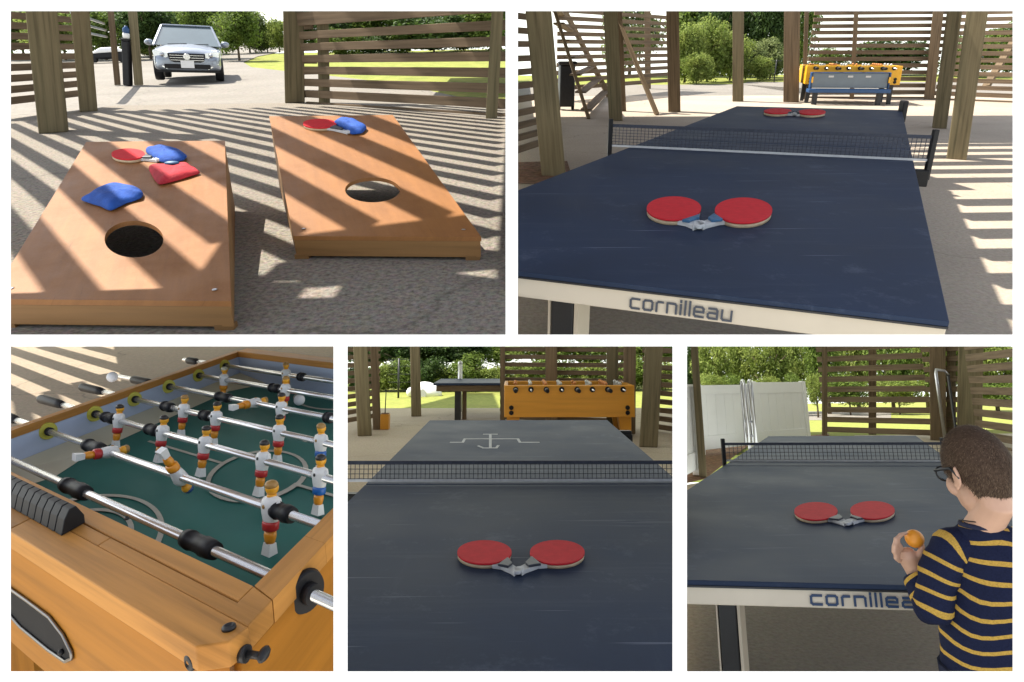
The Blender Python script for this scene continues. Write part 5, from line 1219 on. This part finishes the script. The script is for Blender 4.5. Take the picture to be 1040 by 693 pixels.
    for u,v,rx,ry in prof:
        for_ = L(u,v,1.46); rings.append((for_, X*rx*.83, Y*ry*.86, z_top-for_.z))
    fine = []
    for (c0,a0,b0,v0),(c1,a1,b1,v1) in zip(rings[:-1],rings[1:]):
        for f_ in (0,.25,.5,.75): fine.append((c0.lerp(c1,f_),a0.lerp(a1,f_),b0.lerp(b1,f_),v0+(v1-v0)*f_))
    fine.append(rings[-1])
    wav = lambda v,s_: v*.92 + .012*math.sin(2*math.pi*(s_*1.0+.08)) + .007*math.sin(2*math.pi*(s_*3+v*3)) + .004*math.sin(2*math.pi*(s_*5+.3)) + (.012 if True else 0)
    sh = loft(fine, 'shirt', t, wav)
    def sleeve(pts, rad, name='sleeve'):
        rg = []; tot = 0; P = [Vector(p) for p in pts]; ref = Vector((0,1,0)); fin = []
        for i in range(len(P)-1):
            for q in range(8): f_ = q/8; fin.append((P[i].lerp(P[i+1],f_), rad[i]*(1-f_)+rad[i+1]*f_))
        fin.append((P[-1],rad[-1]))
        for _ in range(3):
            fin = [fin[0]]+[((fin[i-1][0]+fin[i][0]*2+fin[i+1][0])/4, fin[i][1]) for i in range(1,len(fin)-1)]+[fin[-1]]
        for i,(p,r) in enumerate(fin):
            tg = (fin[min(i+1,len(fin)-1)][0]-fin[max(i-1,0)][0]).normalized(); a_ = (ref-tg*ref.dot(tg)).normalized(); b_ = tg.cross(a_)
            if i: tot += (p-fin[i-1][0]).length
            r *= 1+.05*math.sin(tot*75)+.03*math.sin(tot*170); rg.append((p,a_*r,b_*r,tot)); ref = a_
        return loft(rg, name, sh, lambda v,s_: v*.95+.006*math.sin(2*math.pi*s_)+.004*math.sin(4*math.pi*s_), n=24)
    sleeve([L(990,552,1.47), L(966,557,1.485), L(954,585,1.49), el+Vector((0,0,.004)), el.lerp(wl,.5), el.lerp(wl,.90)],[.036,.045,.041,.038,.033,.027])
    sleeve([L(1040,552,1.48), sr, (sr+er)/2, er, er.lerp(wr,.8)],[.04,.055,.05,.046,.032])
    cr = [(nb+Vector((0,0,.004))+X*.0425*math.cos(R(q))+Y*.042*math.sin(R(q))) for q in range(0,361,15)]; mb = MB(); mb.tube(cr,.0055,8); mb.build('collar', m_navy, sh)
    mb = MB(); tg = [(L(947+i*3.2,549.5-i*.4+(.8 if i%2 else 0),1.405)) for i in range(8)]; 
    # cord round the neck
    cd = [(nb+Vector((.0,0,.012))+X*.044*math.cos(R(q))+Y*.044*math.sin(R(q))+Vector((0,0,-.004*math.sin(R(q))))) for q in range(180,361,12)]; mb = MB(); mb.tube(cd,.0013,6); mb.build('cord', m_black, t)
    # trousers and shoes
    mb = MB(); mb.tube([hp+Vector((0,0,.05)),hp+Vector((0,0,-.08))],[.125,.12],20)
    for sx in (-1,1):
        h = hp+Vector((sx*.062,0,-.05)); an = Vector((h.x+sx*.012,h.y-.005,.09)); mb.tube([h,(h+an)/2,an],[.082,.066,.055],16)
    mb.build('trousers', m_navy, t)
    for sx in (-1,1):
        mb = MB(); mb.ball((hp.x+sx*.085,hp.y+.04,.036),(.045,.11,.042),16,10); mb.v = [(x,y,max(z,.0)) for x,y,z in mb.v]; mb.build('shoe', m_black, t)
    bc = J(928.8,547.3,1.566); o = MB().ball((0,0,0),.0212,24,16).build('table_tennis_ball', m_ball); o.matrix_basis = place(b, bc); tag(o,'orange table tennis ball held in the fingers of the boy','ball',bay=b)
m_navy = plain('navy_knit', (.012,.016,.045), .9, .2, 60)
m_lens, _nt, _bs = newmat('lens_glass'); _bs.inputs['Transmission Weight'].default_value = 1; _bs.inputs['Roughness'].default_value = .02; _bs.inputs['Base Color'].default_value = (.9,.92,.95,1); _bs.inputs['IOR'].default_value = 1.1
def build_sun_screens():
    # unseen roof added to shape the sun: slats cast stripes, boards block it
    PT = .205; hp = screen_pt(B1.M @ B1.g(379,188)); PH = (math.cos(R(-44))*hp.x - math.sin(R(-44))*hp.y)
    A = shade_of(B1, [(-5.2,1.25,0),(-.74,1.25,0),(-.74,8.2,0),(-5.2,8.2,0)])
    stripe_louvre('roof', A, R(-44), PT, .105, jitter=.010, phase=PH)
    Bq = shade_of(B1, [(-.738,1.92,0),(-0.06,2.02,0),(-0.06,8.2,0),(-.738,8.2,0)])
    stripe_louvre('roof', Bq, R(-44), PT, .105, jitter=.010, phase=PH)
    rect = lambda x0,x1,y0,y1: shade_slab(shade_of(B1, [(x0,y0,0),(x1,y0,0),(x1,y1,0),(x0,y1,0)]))
    rect(-.735,-.06,.4,1.60); rect(-.735,-.615,1.601,1.73); rect(-.475,-.06,1.601,1.72)
    shade_slab(shade_of(B1, [(-.615,1.76,0),(-.60,1.70,0),(-.475,1.721,0),(-.06,1.721,0),(-.06,1.74,0),(-.20,1.80,0),(-.36,1.76,0)][::1]))  # gaps between the added boards let sun patches onto the front floor
    shade_slab(shade_of(B1, [(-.735,1.761,0),(-.36,1.765,0),(-.20,1.805,0),(-.06,1.835,0),(-.06,2.01,0),(-.735,1.91,0)]))
    # bay 2: added slats stripe the right of the floor, boards shade the rest
    S = tt_surf(B2, 1.6702, 4.0473, -.3438, .7301, .1723); n, f = S.P(.79,-1.37), S.P(.79,1.40); sh = .76/math.tan(SUN_EL)
    dx, dy = -SUN.x/SUN.z*.76, -SUN.y/SUN.z*.76; n2, f2 = (n.x+dx, n.y+dy), (f.x+dx, f.y+dy)
    A = shade_of(B2, [(n2[0],n2[1],0),(7.6,n2[1],0),(7.6,f2[1],0),(f2[0],f2[1],0)])
    stripe_louvre('roof', A, R(88), .50, .27)
    A = shade_of(B2, [(4.6,f2[1]+.1,0),(9,f2[1]+.1,0),(9,9.4,0),(4.6,9.4,0)])
    stripe_louvre('roof', A, R(88), .50, .27)
    x0 = -.06+.69*math.cos(SUN_FWD)/math.tan(SUN_EL)+.03
    shade_slab(shade_of(B2, [(x0,.5,0),(n2[0]-.02,.5,0),(n2[0]-.02,n2[1],0),(f2[0]-.02,f2[1],0),(f2[0]-.02,f2[1]+.05,0),(x0,f2[1]+.05,0)]))
    shade_slab(shade_of(B2, [(x0,f2[1]+.06,0),(4.58,f2[1]+.06,0),(4.58,9.4,0),(x0,9.4,0)]))
    shade_slab(shade_of(B2, [(-.8,9.41,0),(10,9.41,0),(12,13.4,0),(-.8,13.4,0)]))
    # bay 3: unseen slats added beside the football table to stripe its floor
    loc = B3.M.inverted().to_3x3() @ SUN; z = 1.5; d = Vector((loc.x/loc.z*z, loc.y/loc.z*z))
    q = [B3.g(u,v) for u,v in ((-60,450),(-60,352),(345,352),(200,450))]; P = [tuple(Vector(p[:2])+d) for p in q]
    stripe_louvre('roof', P, R(-50), .30, .155, z, B3.M)
    slab = MB(); zs = 2.2; d2 = Vector((loc.x/loc.z*(zs-.9), loc.y/loc.z*(zs-.9))); q = [(-1.25,.3),(.1,.3),(.5,1.0),(-.2,1.55),(-1.35,1.55)]  # unseen board added to keep the sun off the football table
    o = MB().prism([(x+d2.x, y+d2.y) for x,y in q], zs, zs+.06).build('roof', m_slat); o.matrix_basis = B3.M; o['kind'] = 'structure'
# ================================================================== white border wall with five openings, added sun screens, bounce surfaces, light, camera
PANELS = [(11,11.5,513.5,340),(526,11.5,1028.5,340),(11,352,338.7,682),(353,352,683,682),(697.7,352,1028.5,682)]
def build_border():  # white dividing border, added as a solid wall between the bays
    D0, D1 = .42, .45
    xs = sorted({-150,1190} | {p[0] for p in PANELS} | {p[2] for p in PANELS}); ys = sorted({-110,800} | {p[1] for p in PANELS} | {p[3] for p in PANELS})
    inside = lambda u,v: any(p[0]<u<p[2] and p[1]<v<p[3] for p in PANELS)
    mb = MB(); idx = {}
    def P(u,v,d):
        if (u,v,d) not in idx:
            idx[(u,v,d)] = len(mb.v); mb.v.append((( u-PX)/FOC*d, -(v-PY)/FOC*d, -d))
        return idx[(u,v,d)]
    def F(*f): mb.f.append(f); mb.mi.append(0); mb.sm.append(False); mb.uv.append(None)
    for i in range(len(xs)-1):
        for j in range(len(ys)-1):
            u0,u1,v0,v1 = xs[i],xs[i+1],ys[j],ys[j+1]; um,vm = (u0+u1)/2,(v0+v1)/2
            if inside(um,vm): continue
            F(P(u0,v0,D0),P(u0,v1,D0),P(u1,v1,D0),P(u1,v0,D0)); F(P(u0,v0,D1),P(u1,v0,D1),P(u1,v1,D1),P(u0,v1,D1))
            for (a,bq,uu,vv) in (((u0,v0),(u0,v1),(xs[i-1]+u0)/2 if i else -999,vm),((u1,v1),(u1,v0),(xs[i+2]+u1)/2 if i+2<len(xs) else 9999,vm),((u1,v0),(u0,v0),um,(ys[j-1]+v0)/2 if j else -999),((u0,v1),(u1,v1),um,(ys[j+2]+v1)/2 if j+2<len(ys) else 9999)):
                if abs(uu)>900 and uu in (-999,9999) or vv in (-999,9999) or inside(uu,vv):
                    F(P(*a,D0),P(*a,D1),P(*bq,D1),P(*bq,D0))
    o = mb.build('wall', m_white); o.matrix_basis = CAMM
    tag(o, 'white dividing border built as a wall with five rectangular openings onto the games areas', 'wall')
CAMM = Matrix.Translation(CAMPOS) @ RW.transposed().to_4x4()
SUN_EL, SUN_FWD = R(56), R(29)
SUN = Vector((-math.cos(SUN_EL)*math.cos(SUN_FWD), math.cos(SUN_EL)*math.sin(SUN_FWD), math.sin(SUN_EL)))
SCREEN_Z = 2.98
def screen_pt(p): t = (SCREEN_Z-p[2])/SUN.z; return Vector(p)+SUN*t
def clip_poly_line(poly, o, d):
    lo, hi = -1e9, 1e9; n = len(poly); cx = sum(p[0] for p in poly)/n; cy = sum(p[1] for p in poly)/n
    for i in range(n):
        a, b_ = poly[i], poly[(i+1)%n]; nx, ny = -(b_[1]-a[1]), b_[0]-a[0]
        if nx*(cx-a[0])+ny*(cy-a[1]) < 0: nx, ny = -nx, -ny
        den = nx*d[0]+ny*d[1]; num = nx*(o[0]-a[0])+ny*(o[1]-a[1])
        if abs(den) < 1e-9:
            if num < 0: return None
            continue
        t = -num/den
        if den > 0: lo = max(lo, t)
        else: hi = min(hi, t)
    return (lo, hi) if lo < hi else None
def stripe_louvre(name, poly, az, pitch, width, z=None, M=None, jitter=.0, mat=None, phase=0.0):
    """unseen parallel slats over a convex patch, added to cast sun stripes"""
    z = SCREEN_Z if z is None else z; d = Vector((math.sin(az), math.cos(az))); n = Vector((d.y,-d.x)); mb = MB(); rnd = random.Random(3)
    ks = [n.x*p[0]+n.y*p[1] for p in poly]; k = phase + math.ceil((min(ks)-phase)/pitch)*pitch
    while k < max(ks):
        kk = k + random.Random(int(round(k*1000))).uniform(-jitter,jitter)
        r = clip_poly_line(poly, (n.x*kk,n.y*kk), d)
        if r: mb.bar((n.x*kk+d.x*r[0], n.y*kk+d.y*r[0], z),(n.x*kk+d.x*r[1], n.y*kk+d.y*r[1], z), width, .03)
        k += pitch
    o = mb.build(name, mat or m_slat, None, M); o['kind'] = 'structure'; return o
def shade_slab(poly, z=None):  # unseen overhead board added to block the sun
    z = SCREEN_Z if z is None else z; o = MB().prism(poly, z-.03, z+.05).build('roof', m_slat); o['kind'] = 'structure'; return o
def shade_of(bay, pts):
    return [tuple(screen_pt(bay.M @ Vector(p))[:2]) for p in pts]
def build_bounce():
    # unseen pale paving and white underboarding, added to bounce light into the lower bays
    mb = MB(); mb.sheet([(-9,-14,.02),(9,-14,.02),(9,.22,.02),(-9,.22,.02)]); o = mb.build('bounce_pavement', m_bounce); o['kind'] = 'structure'
    for bay, pts in ((B1,[(-9,.85),(.6,.85),(.6,14),(-13,14)]),(B2,[(-.4,1.2),(12,1.2),(26,24),(-.4,24)])):
        mb = MB(); mb.sheet([(x,y,-.09) for x,y in pts][::-1]); struct(bay, 'bounce_ceiling', mb, m_white)
def build_light():
    w = bpy.data.worlds.new('World'); scene.world = w; w.use_nodes = True; nt = w.node_tree
    sky = nt.nodes.new('ShaderNodeTexSky'); sky.sky_type = 'NISHITA'; sky.sun_disc = False; sky.sun_elevation = SUN_EL
    sky.sun_rotation = math.atan2(SUN.x, SUN.y); sky.air_density = 1.0; sky.dust_density = .8; sky.ozone_density = 1.0
    tc = nt.nodes.new('ShaderNodeTexCoord'); sx = nt.nodes.new('ShaderNodeSeparateXYZ'); cx = nt.nodes.new('ShaderNodeCombineXYZ'); mxn = nt.nodes.new('ShaderNodeMath'); mxn.operation = 'MAXIMUM'; mxn.inputs[1].default_value = .06  # horizon glow carried below the horizon, added to light the lower bays
    nt.links.new(tc.outputs['Generated'], sx.inputs[0]); nt.links.new(sx.outputs[0], cx.inputs[0]); nt.links.new(sx.outputs[1], cx.inputs[1]); nt.links.new(sx.outputs[2], mxn.inputs[0]); nt.links.new(mxn.outputs[0], cx.inputs[2]); nt.links.new(cx.outputs[0], sky.inputs['Vector'])
    hs = nt.nodes.new('ShaderNodeHueSaturation'); hs.inputs['Saturation'].default_value = .5; nt.links.new(sky.outputs[0], hs.inputs['Color']); mt = nt.nodes.new('ShaderNodeMix'); mt.data_type = 'RGBA'; mt.blend_type = 'MULTIPLY'; mt.inputs[0].default_value = 1; mt.inputs[7].default_value = (1,.965,.91,1); nt.links.new(hs.outputs[0], mt.inputs[6]); nt.links.new(mt.outputs[2], nt.nodes['Background'].inputs[0]); nt.nodes['Background'].inputs[1].default_value = SKY_S
    l = bpy.data.lights.new('sun','SUN'); l.energy = SUN_S; l.angle = R(.5); l.color = (1,.93,.82)
    o = bpy.data.objects.new('sun', l); C.objects.link(o); o.rotation_euler = (-SUN).to_track_quat('-Z','Y').to_euler()
SKY_S, SUN_S, EXPO = .15, 4.2, 1.25
def build_camera():
    c = bpy.data.cameras.new('camera'); o = bpy.data.objects.new('camera', c); C.objects.link(o); o.matrix_world = CAMM
    c.sensor_width = 36; c.lens = 36*FOC/1040; c.shift_x = 0; c.shift_y = -(346.5-PY)/1040; c.clip_start = .02; c.clip_end = 2000
    scene.camera = o
def in_view_clip():
    """trim every mesh to its own bay so that no bay reaches into the next one"""
    bpy.context.view_layer.update()
    for o in list(bpy.data.objects):
        if o.type != 'MESH': continue
        r = o
        while r.parent: r = r.parent
        bay = BAYS.get(r.name)
        if not bay: continue
        Mc = CAMM.inverted() @ o.matrix_world; Mi = Mc.inverted(); pl = []
        q = bay.planes
        if 'umax' in q: k = (q['umax']-PX)/FOC; pl.append(Vector((1,0,k)))
        if 'umin2' in q: k = (q['umin2']-PX)/FOC; pl.append(Vector((-1,0,-k)))
        if 'umin' in q: k = (q['umin']-PX)/FOC; pl.append(Vector((-1,0,-k)))
        if 'vmax' in q: k = -(q['vmax']-PY)/FOC; pl.append(Vector((0,-1,-k)))
        if 'vmin' in q: k = -(q['vmin']-PY)/FOC; pl.append(Vector((0,1,k)))
        pl = [(Vector((0,0,0)), n) for n in pl] + [(Vector((0,0,-.47)), Vector((0,0,1)))]
        cs = [Mc @ v.co for v in o.data.vertices]
        hit = [(p,n) for p,n in pl if any((c-p).dot(n) > 0 for c in cs)]
        if not hit: continue
        if any(all((c-p).dot(n) > 0 for c in cs) for p,n in hit):
            if not o.children and o.parent: bpy.data.objects.remove(o)
            continue
        if o.data.users > 1: o.data = o.data.copy()
        bm = bmesh.new(); bm.from_mesh(o.data); leafy = o.name.startswith(('crown','foliage'))
        for p,n in hit:
            pL = Mi @ p; nL = (Mc.to_3x3().transposed() @ n).normalized()
            if leafy:
                bad = [f for f in bm.faces if any((v.co-pL).dot(nL) > 0 for v in f.verts)]; bmesh.ops.delete(bm, geom=bad, context='FACES')
            else:
                res = bmesh.ops.bisect_plane(bm, geom=bm.verts[:]+bm.edges[:]+bm.faces[:], plane_co=pL, plane_no=nL, clear_outer=True, dist=1e-6)
                if o.get('kind') != 'structure':
                    ed = [g for g in res['geom_cut'] if isinstance(g, bmesh.types.BMEdge) and g.is_boundary]
                    if ed:
                        try: bmesh.ops.holes_fill(bm, edges=ed, sides=0)
                        except Exception: pass
        bm.to_mesh(o.data); bm.free()
def settings():
    scene.render.engine = 'CYCLES'; cy = scene.cycles
    cy.use_denoising = True; cy.max_bounces = 8; cy.diffuse_bounces = 4; cy.glossy_bounces = 3; cy.transmission_bounces = 4; cy.transparent_max_bounces = 8
    cy.caustics_reflective = False; cy.caustics_refractive = False; cy.sample_clamp_indirect = 8
    vs = scene.view_settings; vs.view_transform = 'Standard'; vs.look = 'None'; vs.exposure = EXPO; vs.gamma = 1; vs.use_curve_mapping = False
BUILD = [build_corn,build_ping,build_foos,build_net,build_boy]
for f in BUILD: f()
build_border(); build_bounce(); build_sun_screens(); build_light(); build_camera(); in_view_clip(); settings()
